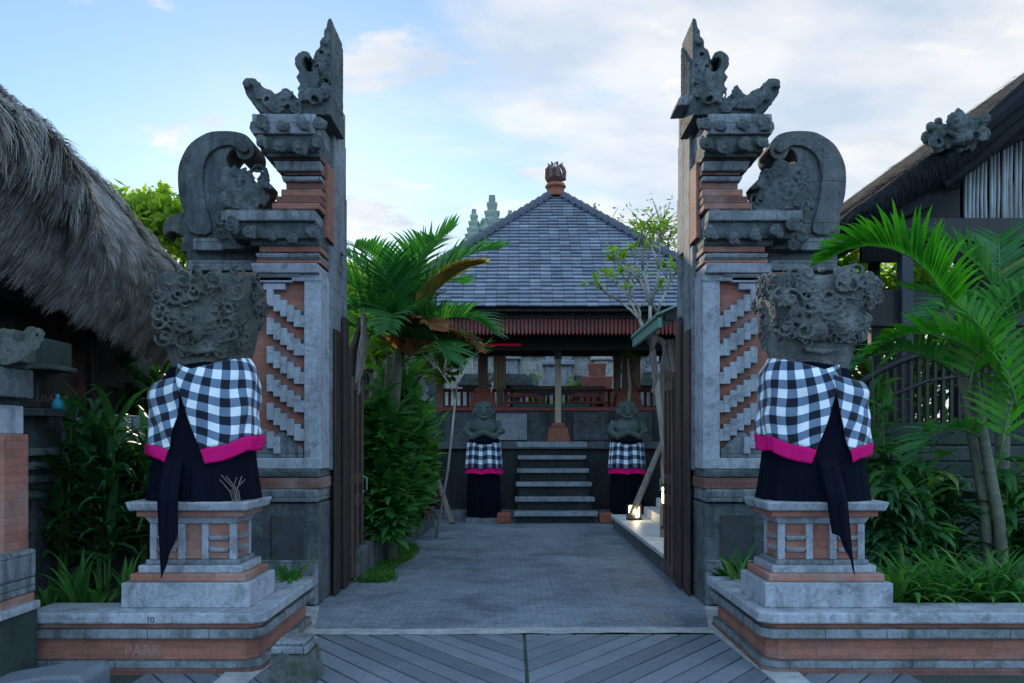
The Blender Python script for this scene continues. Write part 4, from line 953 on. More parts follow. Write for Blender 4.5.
# ================================================================== LEFT THATCHED HOUSE
def poly_at(prof, v):
    n = len(prof)-1; i = min(n-1, int(v*n)); f = v*n-i; a, b = prof[i], prof[i+1]
    return (a[0]+(b[0]-a[0])*f, a[1]+(b[1]-a[1])*f)
def blades(b, S, N, rs, len_=(.25, .5), w=(.008, .016), vr=(0, 1), lift=.02, sag=.06, out=None):
    for k in range(N):
        u, v = rs.random(), vr[0]+(vr[1]-vr[0])*rs.random(); p = Vector(S(u, v)); q = Vector(S(u, min(1.0, v+.03))) if v < .97 else None
        d = (q-p).normalized() if q else (p-Vector(S(u, v-.03))).normalized()
        e = (Vector(S(min(1, u+.01), v))-Vector(S(max(0, u-.01), v))).normalized(); n = d.cross(e).normalized()
        if out is not None and n.dot(out) < 0: n = -n
        L_ = rs.uniform(*len_); ww = rs.uniform(*w); e2 = (e+d*rs.uniform(-.3, .3)).normalized(); lf = rs.uniform(.3, 1)*lift
        dr = d+e*rs.uniform(-.22, .22)
        p0 = p+n*.004; p1 = p+dr*L_*.5+n*lf; p2 = p+dr*L_+n*lf*.8+Vector((0, 0, -sag*L_))
        b.add([p0-e2*ww, p0+e2*ww, p1-e2*ww, p1+e2*ww, p2-e2*ww*.3, p2+e2*ww*.3], [(0, 1, 3, 2), (2, 3, 5, 4)])
def thatch_house():
    t = thing('thatched_house', 'dark house under a thick grey thatched roof behind the left planter', 'house', (-6.2, 8, 0)); rs = random.Random(3)
    prof = [(-5.95, 5.72), (-5.35, 5.13), (-4.75, 4.55), (-4.25, 4.05), (-3.98, 3.76), (-3.86, 3.54), (-3.87, 3.28), (-3.95, 3.04), (-4.06, 2.80), (-4.18, 2.64)]
    def S(u, v):
        x, z = poly_at(prof, v); yf = 8.95+.65*min(1, v*2); yn = 3.6; y = yn+(yf-yn)*u; w = min(1, max(0, (v-.55)/.45))
        z += w*(9.6-y)*.140; nz = noise.noise(Vector((x*1.1, y*1.1, z*1.3)))
        n2 = noise.noise(Vector((y*3.1, v*6, 4)))*.07+noise.noise(Vector((y*9, v*16, 7)))*.035; x += .12*nz+.04*math.sin(y*2.1)*w+n2*.8; z += .05*nz+n2*.8+.04*noise.noise(Vector((y*6, v*8, 2)))*w
        # raised hood near the camera
        hood = math.exp(-((y-6.0)/.9)**2)*max(0, 1-abs(v-.55)/.4); x += .16*hood; z += .16*hood
        return (x, y, z)
    b = MB(); b.grid(S, 130, 70); 
    b.build('thatch_core', 'thatch', t, smooth=True, keep=True)
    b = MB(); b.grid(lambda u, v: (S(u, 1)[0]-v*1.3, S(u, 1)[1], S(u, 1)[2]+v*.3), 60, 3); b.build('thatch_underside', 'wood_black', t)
    # far end slope, closing the roof
    def E(u, v):
        p = S(1, v); return (p[0]-u*4.5*(1 if v > 0 else 1)-(0), p[1]+.9*math.sin(min(1, u*4)*PI/2)*(.3+.7*v), p[2])
    b = MB(); b.grid(E, 20, 50); b.build('thatch_end', 'thatch', t, smooth=True, keep=True)
    b = MB(); blades(b, S, 30000, rs, (.06, .17), (.002, .005), (0, .95), .016, .04, Vector((1, 0, .6)))
    blades(b, S, 6500, rs, (.08, .20), (.003, .006), (.90, .99), .02, .3, Vector((1, 0, .2)))
    blades(b, lambda u, v: S(.93+.07*u, v), 2600, rs, (.1, .25), (.003, .006), (0, .96), .07, .05, Vector((1, 0, .6)))
    b.build('thatch_fringe', 'thatch', t, keep=True)
    # hood layer
    def Hd(u, v):
        y = 4.6+2.5*u; x0, _, z0 = S((y-3.6)/(9.3-3.6), .12+v*.66); k = math.sin(PI*min(1, max(0, u*.9+.1)))**.5
        return (x0+.05+.26*v*k, y, z0+.10*k+.20*v*k)
    b = MB(); b.grid(Hd, 60, 30); b.build('thatch_hood', 'thatch', t, smooth=True, keep=True)
    b = MB(); blades(b, Hd, 9000, rs, (.08, .24), (.003, .006), (0, 1), .05, .15, Vector((1, 0, .6))); b.build('thatch_fringe', 'thatch', t, keep=True)
    # walls
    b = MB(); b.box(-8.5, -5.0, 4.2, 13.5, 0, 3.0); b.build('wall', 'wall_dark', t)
    b = MB(); b.box(-5.0, -4.94, 7.6, 9.25, 1.55, 2.62); b.build('woven_panel', 'woven', t)
    for y in (7.5, 9.28):
        b = MB(); b.box(-5.02, -4.88, y, y+.12, 0, 3.0); b.build('post', 'wood_black', t, bev=.01)
    b = MB(); b.box(-4.99, -4.90, 8.8, 9.2, 1.5, 2.1); b.build('shutter', 'wood_black', t, bev=.02)
    return t
def wovenmat():
    s = NT('woven_wall'); x, y, z = s.sep(s.pos()); w = s.math('SINE', s.math('MULTIPLY', y, 150)); w2 = s.math('SINE', s.math('MULTIPLY', z, 220))
    n = s.noise(s.pos(), 5, 5); v = s.math('ADD', s.math('MULTIPLY', s.math('MULTIPLY', w, w2), .25), n)
    return s.done(s.ramp(v, [(.3, (.03, .02, .015)), (.7, (.13, .075, .05))]), .8, s.bump(v, .5, .01))
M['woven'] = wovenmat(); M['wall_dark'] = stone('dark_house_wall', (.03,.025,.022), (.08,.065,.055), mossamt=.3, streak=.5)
thatch_house()
# brick gate pillar at the left edge of the picture
t = thing('brick_pillar', 'orange brick pillar with carved grey stone top at the left edge of the planter', 'pillar', (-3.45, 5.35, 0))
def pb(name, px1, yt, yb, mat, Y=5.1, d=.5, bev=.01, x0=-4.0, zmin=None):
    b = MB(); d = d*.6; b.box(x0, X(px1, Y+d), Y, Y+d, Z(yb, Y) if zmin is None else zmin, Z(yt, Y)); return b.build(name, mat, t, bev=bev)
pb('foot', 38, 622, 680, 'stone_green', 4.98, .66, zmin=0); pb('ledge', 41, 613, 622, 'stone_clean', 4.95, .7); pb('brick_course', 35, 602, 613, 'brick', 5.02, .6); pb('ledge', 36, 586, 602, 'stone', 5.0, .62)
pb('base', 37, 556, 586, 'stone', 5.0, .62, .02); pb('shaft', 29, 434, 556, 'brick', 5.1, .45); pb('collar', 24, 404, 434, 'stone_clean', 5.06, .5); pb('neck', 20, 396, 404, 'stone_black', 5.1, .45)
pb('capital', 34, 366, 396, 'stone_dark', 5.0, .6); pb('neck', 30, 360, 366, 'stone_black', 5.04, .5)
b = MB(); b.box(-4.0, X(38, 5.3), 5.05, 5.3, Z(362, 5.05), Z(328, 5.05)); rs = random.Random(12)
for k in range(16): b.scroll(X(rs.uniform(0, 38), 5), Z(rs.uniform(332, 360), 5), 5.04, .05, rs.uniform(0, 6), 1, .28)
b.build('carved_top', 'stone_mossy', t, carve=(.014, .03, .05))
M_green = None
# shrine box, stone slab wall behind
t = thing('stone_shrine', 'small dark stone shrine with mossy ledges behind the brick pillar', 'shrine', (-3.9, 6.6, 0))
def sb(name, a, c, yt, yb, mat, Y=6.4, d=.8, bev=.01):
    d = d*.5; b = MB(); b.box(X(a, Y)-.6, X(c, Y+d), Y, Y+d, Z(yb, Y), Z(yt, Y)); return b.build(name, mat, t, bev=bev)
sb('roof_block', 24, 50, 334, 362, 'stone_dark'); sb('roof_block', 48, 72, 338, 366, 'stone_green', 6.5); sb('shelf', 0, 78, 364, 369, 'stone_black', 6.3); sb('body', 30, 66, 369, 408, 'wood_black', 6.6)
sb('ledge', 20, 70, 408, 416, 'stone_black', 6.4); sb('base', 28, 62, 416, 608, 'stone_black', 6.6)
for i, yy in enumerate((448, 462, 476, 492)): sb('ledge', 24, 60-i*2, yy, yy+8, 'stone_dark', 6.45)
o = text('faded_letters', 'USAHA', .085, (X(52, 6.58), 6.585, Z(402, 6.58)), (PI/2, 0, 0), 'wood_brown', t, .001)
b = MB(); b.lathe((X(54, 6.4), 6.45, Z(410, 6.4)), [(.03, 0), (.045, .02), (.04, .07), (.015, .10), (.012, .13)], 10); tag(b.build('turquoise_bottle', 'blue', smooth=True), 'small turquoise bottle on the dark shrine ledge', 'bottle')
t = thing('garden_wall', 'low dark stone wall with a grey sloping cap under the thatched roof', 'wall', (-4.2, 7.6, 0))
b = MB(); b.prism([(X(30, 7.3), Z(446, 7.3)), (X(118, 7.3), Z(444, 7.3)), (X(116, 7.3), Z(414, 7.3)), (X(60, 7.3), Z(420, 7.3)), (X(30, 7.3), Z(434, 7.3))], 7.25, 8.2); b.build('cap', 'stone', t, bev=.02)
b = MB(); b.box(X(40, 7.4), X(235, 7.4), 7.45, 8.0, 0, 1.52); b.build('wall', 'stone_black', t)
b = MB(); b.prismz([(X(38, 7.3), 7.3), (X(66, 7.3), 7.3), (X(66, 7.3), 7.6), (X(38, 7.3), 7.6)], 0, 1.5); b.build('pier', 'stone_dark', t)
# bottom left: slab and carved block
b = MB(); b.prism([(X(-40, 4.95), .0), (X(98, 4.95), .0), (X(98, 4.95), .15), (X(90, 4.95), .185), (X(60, 4.95), .18), (X(-40, 4.95), .08)], 4.78, 5.12)
tag(b.build('stone_slab', 'slab', bev=.02), 'long sloping grey stone slab lying before the left planter', 'slab')
t = thing('carved_post_stub', 'short carved stone stub with a rough cap at the corner of the left planter', 'stone post', (X(297, 5.3), 5.3, 0))
x = X(299, 5.3); b = MB(); b.frus(x-.13, x+.11, 5.14, 5.42, 0, .22, -.03); rs = random.Random(8)
for k in range(14): b.scroll(x+rs.uniform(-.11, .1), rs.uniform(.04, .2), 5.13, .05, rs.uniform(0, 6), 1, .28)
b.build('carved_body', 'stone_mossy', t, carve=(.012, .02, .04))
b = MB(); b.box(x-.135, x+.10, 5.12, 5.42, .22, .27); b.box(x-.11, x+.08, 5.14, 5.40, .27, .30); b.build('cap', 'stone', t, bev=.012)
# ================================================================== RIGHT HOUSE WITH PALM-FIBRE ROOF
def right_house():
    t = thing('fibre_roof_house', 'dark open house with a black palm-fibre roof and bamboo gable at right', 'house', (7, 12, 0)); rs = random.Random(6); Y0 = 9.8
    P = lambda a, c: (X(a, Y0), Z(c, Y0))
    top = [(838, 222), (850, 211), (868, 199), (884, 188), (905, 172), (925, 158), (940, 150), (950, 146), (972, 128), (1000, 102), (1024, 80), (1060, 50), (1120, 4), (1200, -50)]
    bot = [(1200, 60), (1100, 98), (1030, 134), (1000, 150), (975, 165), (955, 186), (935, 205), (905, 216), (875, 226), (850, 229)]
    b = MB(); b.prism([P(*q) for q in top+bot], Y0, 17.5); b.build('roof', 'ijuk', t)
    nt_ = len(top)-1
    def Sv(u, v):   # verge: u along the roofline, v down its face
        i = min(nt_-1, int(u*nt_)); f = u*nt_-i; a = top[i][0]+(top[i+1][0]-top[i][0])*f; c = top[i][1]+(top[i+1][1]-top[i][1])*f
        th = 16+22*min(1, max(0, (a-850)/120)); return (X(a, Y0), Y0-.05-.10*math.sin(v*PI), Z(c+v*th+noise.noise(Vector((a*.05, v*3, 1)))*3, Y0))
    b = MB(); b.grid(Sv, 120, 14); blades(b, Sv, 6000, rs, (.06, .18), (.002, .005), (0, 1), .02, .2, Vector((0, -1, .3))); b.build('verge', 'ijuk', t, keep=True)
    def St(u, v):
        i = min(nt_-1, int(u*nt_)); f = u*nt_-i; a = top[i][0]+(top[i+1][0]-top[i][0])*f; c = top[i][1]+(top[i+1][1]-top[i][1])*f
        return (X(a, Y0), Y0+7*v, Z(c-1, Y0)+.05*noise.noise(Vector((a*.03, v*9, 0))))
    b = MB(); 
    for k in range(3000):
        u, v = rs.random(), rs.random(); p = Vector(St(u, v)); q = Vector(St(max(0, u-.02), v)); d = (q-p).normalized() if (q-p).length > 0 else Vector((-1,0,-.5)); L_ = rs.uniform(.15, .4)
        b.add([p+Vector((0, .01, 0)), p-Vector((0, .01, 0)), p+d*L_+Vector((0, 0, rs.uniform(0, .07)))], [(0, 1, 2)])
    b.build('roof_fringe', 'ijuk', t, keep=True)
    # bands of the layered upper roof
    for k, (dx, dz) in enumerate(((0, 10), (0, 22), (0, 34))):
        b = MB(); pts = [(X(a, 9.7), 9.66+.04*k, Z(c+dz, 9.7)) for a, c in [(945, 150), (972, 130), (1000, 106), (1024, 86), (1060, 58), (1120, 15)]]; b.tube(pts, [.05, .08, .09, .10, .10, .1], 7); b.build('roof_band', 'ijuk', t)
    # dark eave fringe teeth
    b = MB()
    for k in range(60):
        a = 868+k*1.75; c = 228-(a-868)*.60; x = X(a, Y0); z = Z(c, Y0); b.prism([(x-.02, z+.1), (x+.02, z+.1), (x+rs.uniform(-.01, .01), z-rs.uniform(.03, .1))], Y0+.02, Y0+.05)
    b.build('eave_fringe', 'bamboo', t)
    # carved root-like ornament at the roof break
    b = MB(); cx0, cz0 = X(952, 9.6), Z(134, 9.6)
    for k in range(16):
        a = rs.uniform(-.30, .34); c = rs.uniform(-.14, .20)-abs(a)*.10; b.scroll(cx0+a, cz0+c, 9.55+rs.uniform(-.08, .1), rs.uniform(.08, .13), rs.uniform(0, 6), rs.choice((-1, 1)), .34)
    for k in range(16):
        a = rs.uniform(-.28, .36); b.ball((cx0+a, 9.6+rs.uniform(-.08, .1), cz0+rs.uniform(-.12, .2)-abs(a)*.1), rs.uniform(.05, .09), 8, 6)
    b.ball((cx0+.02, 9.66, cz0-.02), (.38, .14, .17), 12, 8)
    b.build('ridge_carving', 'stone_dark', t, carve=(.016, .03, .05))
    # bamboo gable
    b = MB(); n = 62
    for k in range(n):
        x = X(965, 10.4)+k*.055+rs.uniform(-.008, .008); a = 512+x*F/10.4; ztop = Z(max(40, 172-(a-965)*.62), 10.4); zb = Z(232+rs.uniform(-3, 10), 10.4)
        r = rs.uniform(.018, .030); b.tube([(x, 10.4+rs.uniform(-.02, .02), zb), (x+rs.uniform(-.015, .015), 10.4, (zb+ztop)/2), (x, 10.4, ztop)], r, 6)
    b.build('bamboo_gable', 'bamboo', t, smooth=True)
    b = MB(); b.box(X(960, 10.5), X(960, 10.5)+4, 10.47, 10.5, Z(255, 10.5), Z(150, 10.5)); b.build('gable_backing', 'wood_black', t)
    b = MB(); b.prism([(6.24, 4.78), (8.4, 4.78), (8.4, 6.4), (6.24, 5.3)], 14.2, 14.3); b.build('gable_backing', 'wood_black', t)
    # posts, beams, floor
    for px, Y, w in ((905, 10.4, .075), (1004, 10.5, .10), (874, 14.5, .08), (960, 14.5, .08)):
        b = MB(); b.box(X(px, Y)-w, X(px, Y)+w, Y-w, Y+w, 1.3, Z(215, Y)+.4); b.build('post', 'post_blue', t, bev=.01)
    b = MB(); b.box(X(862, 10.5), 9.2, 10.42, 10.6, Z(327, 10.5), Z(291, 10.5)); b.build('beam', 'wood_black', t, bev=.01)
    b = MB(); b.box(X(862, 14.4), 9.2, 14.4, 14.55, Z(318, 14.4), Z(300, 14.4)); b.build('beam', 'wood_black', t)
    b = MB(); b.box(X(880, 10.5), 10.2, 10.30, 10.45, Z(268, 10.5)+.32, Z(245, 10.5)+.3); b.build('beam', 'wood_black', t)
    b = MB(); b.box(X(965, 13), 12, 12.9, 13.1, 1.5, 5.2); b.build('wall', 'wall_dark', t)
    b = MB(); b.box(X(1000, 12.8), X(1030, 12.8), 12.82, 12.9, Z(300, 12.8), Z(262, 12.8)); w = b.build('window', 'wood_black', t)
    b = MB(); b.box(X(1004, 12.8), X(1013, 12.8), 12.79, 12.82, Z(296, 12.8), Z(266, 12.8)); b.box(X(1016, 12.8), X(1028, 12.8), 12.79, 12.82, Z(296, 12.8), Z(266, 12.8)); b.build('pane', 'pane', w)
    b = MB(); b.box(X(862, 10.0), 10.2, 10.0, 16, 0, 1.72); b.build('floor', 'stone_green', t, bev=.02)
    for k, (yy, dd) in enumerate(((430, 0), (446, .1), (462, .2), (478, .28), (500, .36))):
        b = MB(); b.box(X(860, 9.9-dd), 9.5, 9.9-dd, 10.3, Z(yy+15, 9.9-dd)if k < 4 else 0, Z(yy, 9.9-dd)); b.build('step', 'stone_green' if k % 2 == 0 else 'stone_black', t, bev=.02)
    # balustrade
    Yr = 10.1; rail = [(858, 386), (868, 378), (881, 370), (901, 361), (934, 350), (962, 346), (1000, 346), (1040, 346)]
    b = MB(); b.tube([(X(a, Yr), Yr, Z(c, Yr)) for a, c in rail], .05, 7); r = b.build('handrail', 'wood_black', t, smooth=True)
    b = MB(); b.tube([(X(a, Yr), Yr, Z(c, Yr)) for a, c in [(858, 409), (890, 396), (927, 381), (962, 376), (1040, 376)]], .03, 6); b.build('handrail', 'wood_black', t, smooth=True)
    for k in range(22):
        a = 862+k*8.1; c = np.interp(a, [q[0] for q in rail], [q[1] for q in rail]); b = MB(); b.box(X(a, Yr)-.02, X(a, Yr)+.02, Yr-.02, Yr+.02, Z(426, Yr), Z(c, Yr)); b.build('baluster', 'wood_black', t)
    b = MB(); b.box(X(856, Yr), X(1040, Yr), Yr-.05, Yr+.05, Z(430, Yr), Z(423, Yr)); b.build('bottom_rail', 'stone_green', t)
    return t
right_house()
M['leaf_palm_hot'] = leafmat('vivid_palm_leaves', (.03,.17,.015), (.07,.30,.02), .5, .5); M['leaf_orange2'] = leafmat('brown_palm_leaves', (.16,.06,.03), (.26,.12,.04), .35)  # more saturated green for the brighter fronds
M['leaf_bright2'] = leafmat('fresh_leaves', (.045,.14,.025), (.09,.24,.04), .4); M['brick_pale2'] = brick('court_brick', (.40,.13,.09), (.34,.11,.08), grime=.25)
M['leaf_mid2'] = leafmat('lush_leaves', (.025,.12,.03), (.08,.24,.05), .4)
M['shrine_cloth'] = cloth('pale_cloth', (.50,.50,.56))
M['tower_stone'] = stone('tower_stone', (.16,.21,.17), (.32,.37,.32), moss=(.12,.19,.08), mossamt=.6, streak=.3, scale=2)
# ================================================================== BACKGROUND WALLS AND TOWER
def bg_wall():
    t = thing('temple_wall', 'pale stone and brick temple wall seen through the open pavilion', 'wall', (1, 26, 0)); rs = random.Random(21)
    b = MB(); b.box(-7.5, 10, 26, 26.5, 0, 4.35); b.build('wall', 'wall_pale', t)
    b = MB(); b.box(-7.6, 10.1, 25.85, 26.6, 4.35, 4.5); b.build('coping', 'stone', t, bev=.03)
    for k in range(11):
        x = -6.5+k*1.6; w = rs.uniform(.25, .45); b = MB(); h = rs.uniform(3.7, 4.7); b.box(x-w, x+w, 25.6, 25.99, 0, h); b.box(x-w-.1, x+w+.1, 25.5, 26.0, h-.35, h-.2); b.frus(x-w*.8, x+w*.8, 25.6, 25.98, h, h+.35, -.08)
        b.build('pier', rs.choice(('wall_pale', 'stone_clean', 'brick_pale', 'wall_pale')), t, bev=.03)
        b = MB(); 
        for q in range(9): b.scroll(x+.8+rs.uniform(-.25, .25), rs.uniform(2.4, 3.7), 25.98, .16, rs.uniform(0, 6), 1, .28)
        b.build('wall_relief', 'stone', t, carve=(.04, .05, .12))
    return t
M['wall_pale'] = stone('pale_wall_stone', (.52,.52,.50), (.72,.71,.67), mossamt=.25, streak=.35, joints=(.6,.3))
M['brick_pale'] = brick('pale_red_brick', (.42,.20,.14), (.36,.17,.12), mort=(.3,.25,.22), grime=.3)
bg_wall()
# red brick stepped shrine in the court
t = thing('brick_shrine', 'red brick shrine with stepped top seen through the pavilion right of its centre', 'shrine', (X(597, 24), 24, 0)); x = X(597, 24)
for k, (w, z0, z1) in enumerate(((.75, 0, 2.6), (.62, 2.6, 3.0), (.45, 3.0, 3.5), (.28, 3.5, 3.9))):
    b = MB(); b.frus(x-w, x+w, 24-w*.6, 24+w*.6, z0, z1, .05); b.build('tier' if k else 'base', 'brick_pale2', t, bev=.02)
b = MB(); b.frus(X(607, 23.8)-.3, X(607, 23.8)+.35, 23.4, 23.7, 2.0, 3.1, .05); b.build('side_tier', 'brick_pale2', t, bev=.02)
for px, lab in ((475, 'small shrine wrapped in pale cloth, seen through the left side of the pavilion'), (654, 'small shrine wrapped in pale cloth, seen through the right side of the pavilion'), (516, 'small shrine wrapped in pale cloth, seen just right of the left curtain')):
    x = X(px, 23); t = thing('draped_shrine', lab, 'shrine', (x, 23, 0), 'draped shrines in the court')
    b = MB(); b.box(x-.25, x+.25, 22.8, 23.2, 0, 2.3); b.box(x-.35, x+.35, 22.7, 23.3, 2.3, 2.45); b.build('base', 'stone', t, bev=.02)
    b = MB(); b.grid(lambda u, v: (x+(.33+.03*math.sin(u*50))*math.sin(u*2*PI), 23-(.28+.03*math.sin(u*50))*math.cos(u*2*PI), 2.45+.6*v), 60, 4); b.build('cloth', 'shrine_cloth', t, smooth=True, keep=True)
    b = MB(); b.frus(x-.4, x+.4, 22.7, 23.3, 3.05, 3.15, .08); b.frus(x-.3, x+.3, 22.8, 23.2, 3.15, 3.5, -.2); b.build('roof', 'stone_dark', t, bev=.01)
# mossy temple tower behind the pavilion roof
t = thing('temple_tower', 'green mossy temple tower with three pinnacles behind the pavilion roof', 'tower', (X(488, 34), 34, 0)); Y = 34
def pin(px, yt, w, name='pinnacle'):
    x = X(px, Y); zt = Z(yt, Y); b = MB(); z = Z(262, Y); n = 8
    for k in range(n):
        f = k/n; ww = w*(1-f*.93); z0 = z+(zt-z)*f; z1 = z+(zt-z)*(k+.8)/n; b.frus(x-ww, x+ww, Y-ww, Y+ww, z0, z1, -ww*.12 if k == n-1 else .04); 
        b.frus(x-ww*1.12, x+ww*1.12, Y-ww, Y+ww, z1-.05, z1+.06, .03)
    b.build(name, 'tower_stone', t, carve=(.05, .05, .12))
pin(492, 195, .75); pin(474, 209, .55); pin(510, 210, .5); pin(483, 220, .6); pin(501, 222, .6)
b = MB(); b.box(X(466, Y), X(516, Y), Y-.6, Y+.6, 0, Z(248, Y)); b.build('base', 'tower_stone', t)
# ================================================================== TREES
def tree(name, lab, x, y, h, cr, leafm, seed, n=3200, lsz=.16, group=None, trunk_r=.14, squash=.8, base=.35, bare=False, cz=None):
    rs = random.Random(seed); t = thing(name, lab, 'tree', (x, y, 0), group)
    tr = MB(); cl = []; hz = h*base
    tr.tube([(x, y, 0), (x+rs.uniform(-.1, .1), y, hz*.6), (x+rs.uniform(-.2, .2), y, hz), (x, y, h*.7)], [trunk_r*1.3, trunk_r, trunk_r*.9, trunk_r*.5], 8)
    for k in range(15 if not bare else 22):
        q = rs.uniform(0, 2*PI); e = rs.uniform(-.1, 1.2); r = cr*rs.uniform(.55, 1.0)
        c = Vector((x+r*math.cos(q)*math.cos(e), y+r*math.sin(q)*math.cos(e), h-cr*squash+cr*squash*math.sin(e)*rs.uniform(.7, 1.05)))
        m = Vector((x, y, hz+rs.uniform(0, h*.2))); mid = (m+c)/2+Vector((rs.uniform(-.2, .2), rs.uniform(-.2, .2), .1))
        tr.tube([m, mid, c], [trunk_r*.45, trunk_r*.28, trunk_r*.1], 5); cl.append((c, cr*rs.uniform(.22, .42)))
        if bare:
            for j in range(5):
                d = Vector((rs.gauss(0, 1), rs.gauss(0, 1), abs(rs.gauss(0, 1)))).normalized()*cr*.35; tr.tube([c, c+d*.5+Vector((0,0,.04)), c+d], [trunk_r*.12, trunk_r*.09, .005], 4)
                cl.append((c+d, cr*.08))
    tr.build('trunk', 'bark', t, smooth=True)
    lf = MB(); tot = sum(r**2 for _, r in cl)
    for c, r in cl:
        for i in range(max(3, int(n*r*r/tot))):
            d = Vector((rs.gauss(0, 1), rs.gauss(0, 1), rs.gauss(0, .8))).normalized()*r*rs.uniform(.3, 1)**.5; p = c+d; s_ = lsz*rs.uniform(.6, 1.3)
            a = Vector((rs.gauss(0, 1), rs.gauss(0, 1), rs.gauss(0, .6))).normalized(); bb = a.cross(Vector((rs.gauss(0, 1), rs.gauss(0, 1), rs.gauss(0, 1)))).normalized()
            lf.add([p-a*s_, p-bb*s_*.38, p+a*s_, p+bb*s_*.38], [(0, 1, 2, 3)])
    lf.build('crown', leafm, t, keep=True); return t
tree('leafy_tree', 'bright yellow-green tree beyond the thatched roof at left', X(150, 17), 17, 6.95, 1.5, 'leaf_lime', 1, 3000, .15)
tree('leafy_tree', 'sunlit lime tree glowing between the left gate half and the palm', X(368, 24), 24, 6.6, 2.4, 'leaf_lime', 2, 4200, .16)
tree('leafy_tree', 'green tree behind the left palm and the bushes', X(402, 20), 20, 5.0, 1.7, 'leaf_bright', 3, 3000, .14)
tree('leafy_tree', 'bright tree glowing between the right gate half and the house post', X(872, 19), 19, 6.6, 2.3, 'leaf_lime', 4, 4000, .15)
tree('leafy_tree', 'green tree behind the balustrade of the right house', X(905, 17.5), 17.5, 5.0, 1.9, 'leaf_bright', 5, 3500, .14)
tree('leafy_tree', 'added dark tree beyond the lime tree behind the left palm, blocking the low sun', -5.3, 32, 8.3, 3.3, 'leaf_mid', 26, 7000, .24)  # added to keep low sun patches off the path
tree('leafy_tree', 'dark tree beyond the temple wall left of the pavilion', X(445, 29), 29, 6.7, 2.5, 'leaf_mid', 6, 3500, .2)
tree('leafy_tree', 'dark tree beyond the temple wall behind the pavilion roof', 1.5, 31, 8.0, 3.2, 'leaf_mid', 16, 5000, .22)
tree('leafy_tree', 'dark tree beyond the temple wall right of the pavilion', X(690, 29), 29, 7.4, 2.6, 'leaf_mid', 7, 3800, .2)
tree('bare_tree', 'thin leafless tree rising behind the right slope of the pavilion roof', X(630, 24), 24, 8.5, 2.3, 'leaf_mid', 8, 150, .08, trunk_r=.12, bare=True)
tree('bare_tree', 'thin leafless tree close behind the right gate half', X(676, 21), 21, 7.2, 1.7, 'leaf_bright', 10, 260, .08, trunk_r=.1, bare=True)
# frangipani with pale branches in front of the pavilion roof
def frangi(lab, x, y, h, spread, seed, leafm, nl, lean=0, up=.9, r0=.05, z0=0, ll=.28, t0=None, lv=4, L0=.6):
    rs = random.Random(seed); t = thing('frangipani', lab, 'tree', (x, y, z0)); tr = MB(); lf = MB(); fl = MB()
    def grow(p, d, L_, r, k):
        q = p+d*L_; m = p+d*L_*.5+Vector((rs.uniform(-.05, .05), rs.uniform(-.05, .05), .03))*L_; tr.tube([p, m, q], [r, r*.85, r*.72], 6)
        if k == 0:
            for i in range(nl):
                lf.leaf(q, rs.uniform(0, 2*PI), rs.uniform(-.2, 1.1), rs.uniform(.7, 1.1)*ll, ll*.27, .7, 4, .2, oval)
            return
        for i in range(rs.choice((2, 2, 3))):
            e = (d*1.0+Vector((rs.gauss(0, .55), rs.gauss(0, .45), rs.uniform(.1, .5)))*spread).normalized(); grow(q, e, L_*rs.uniform(.6, .85), r*.7, k-1)
    d0 = Vector((lean, 0, up)).normalized(); p0 = Vector((x, y, z0)); q0 = p0+d0*t0
    tr.tube([p0, p0.lerp(q0, .5)+Vector((.04, 0, 0)), q0], [r0*1.3, r0*1.1, r0], 7)
    for i in range(3): grow(q0, (d0+Vector((rs.gauss(0, .6), rs.gauss(0, .4), .3))*spread).normalized(), L0*rs.uniform(.8, 1.1), r0*.75, lv-1)
    tr.build('trunk', 'pale_bark', t, smooth=True); lf.build('leaves', leafm, t, keep=True); return t
M['pale_bark'] = wood('pale_bark', (.20,.18,.15), (.42,.39,.34), .8, bump=.6)
frangi('frangipani with pale branches and yellow-green leaf tufts left of the right gate', X(672, 12.2), 12.2, 0, .9, 31, 'leaf_lime', 7, -.10, 1, .05, 0, .20, 3.0, 4, .62)
frangi('slim frangipani with thin curved branches leaning from the palm toward the pavilion', X(436, 13.0), 13.0, 0, .8, 15, 'leaf_mid2', 7, .14, 1, .018, 0, .28, 2.3, 3, .42)
frangi('small potted frangipani tuft beside the right pavilion column', X(628, 16.9), 16.9, 0, .5, 41, 'leaf_bright', 12, 0, 1, .03, 2.3, .35, .9, 1, .15)
# ================================================================== PALMS
def palm(name, lab, base, fr, trunks, leafm='leaf_palm', dry=(), group=None, cat='palm'):
    t = thing(name, lab, cat, base, group); ms = MB()
    for pts, r in trunks:
        b = MB(); b.tube(pts, r, 9); b.build('trunk', 'palm_bark', t, smooth=True)
    for i, f in enumerate(fr):
        ml = MB(); frond(ml, ms, *f[:6], **(f[6] if len(f) > 6 else {})); ml.build('frond', f[7] if len(f) > 7 else leafm, t, keep=True)
    ms.build('stems', 'stem_green', t, smooth=True); return t
def W3(px, py, Y): return (X(px, Y), Y, Z(py, Y))
D = math.radians
Yp = 10.3
fr = []
for k, (az, el, L_, dr) in enumerate([(95, 84, 1.9, 1.1), (165, 80, 2.1, 1.3), (15, 78, 2.0, 1.3), (200, 66, 1.7, 1.5), (-20, 55, 1.5, 1.8), (250, 78, 1.8, 1.5), (300, 80, 1.8, 1.5), (120, 66, 1.9, 1.4), (60, 74, 2.0, 1.4), (180, 45, 1.4, 1.6), (270, 45, 1.3, 1.7), (225, 50, 1.3, 1.8), (0, 88, 1.9, .9), (-45, 30, 1.1, 1.6)]):
    fr.append((W3(398+(k % 3)*3, 358-(k % 4)*5, Yp), D(az), D(el), L_, dr, .62, dict(n=32, w=.055, dang=.35)))
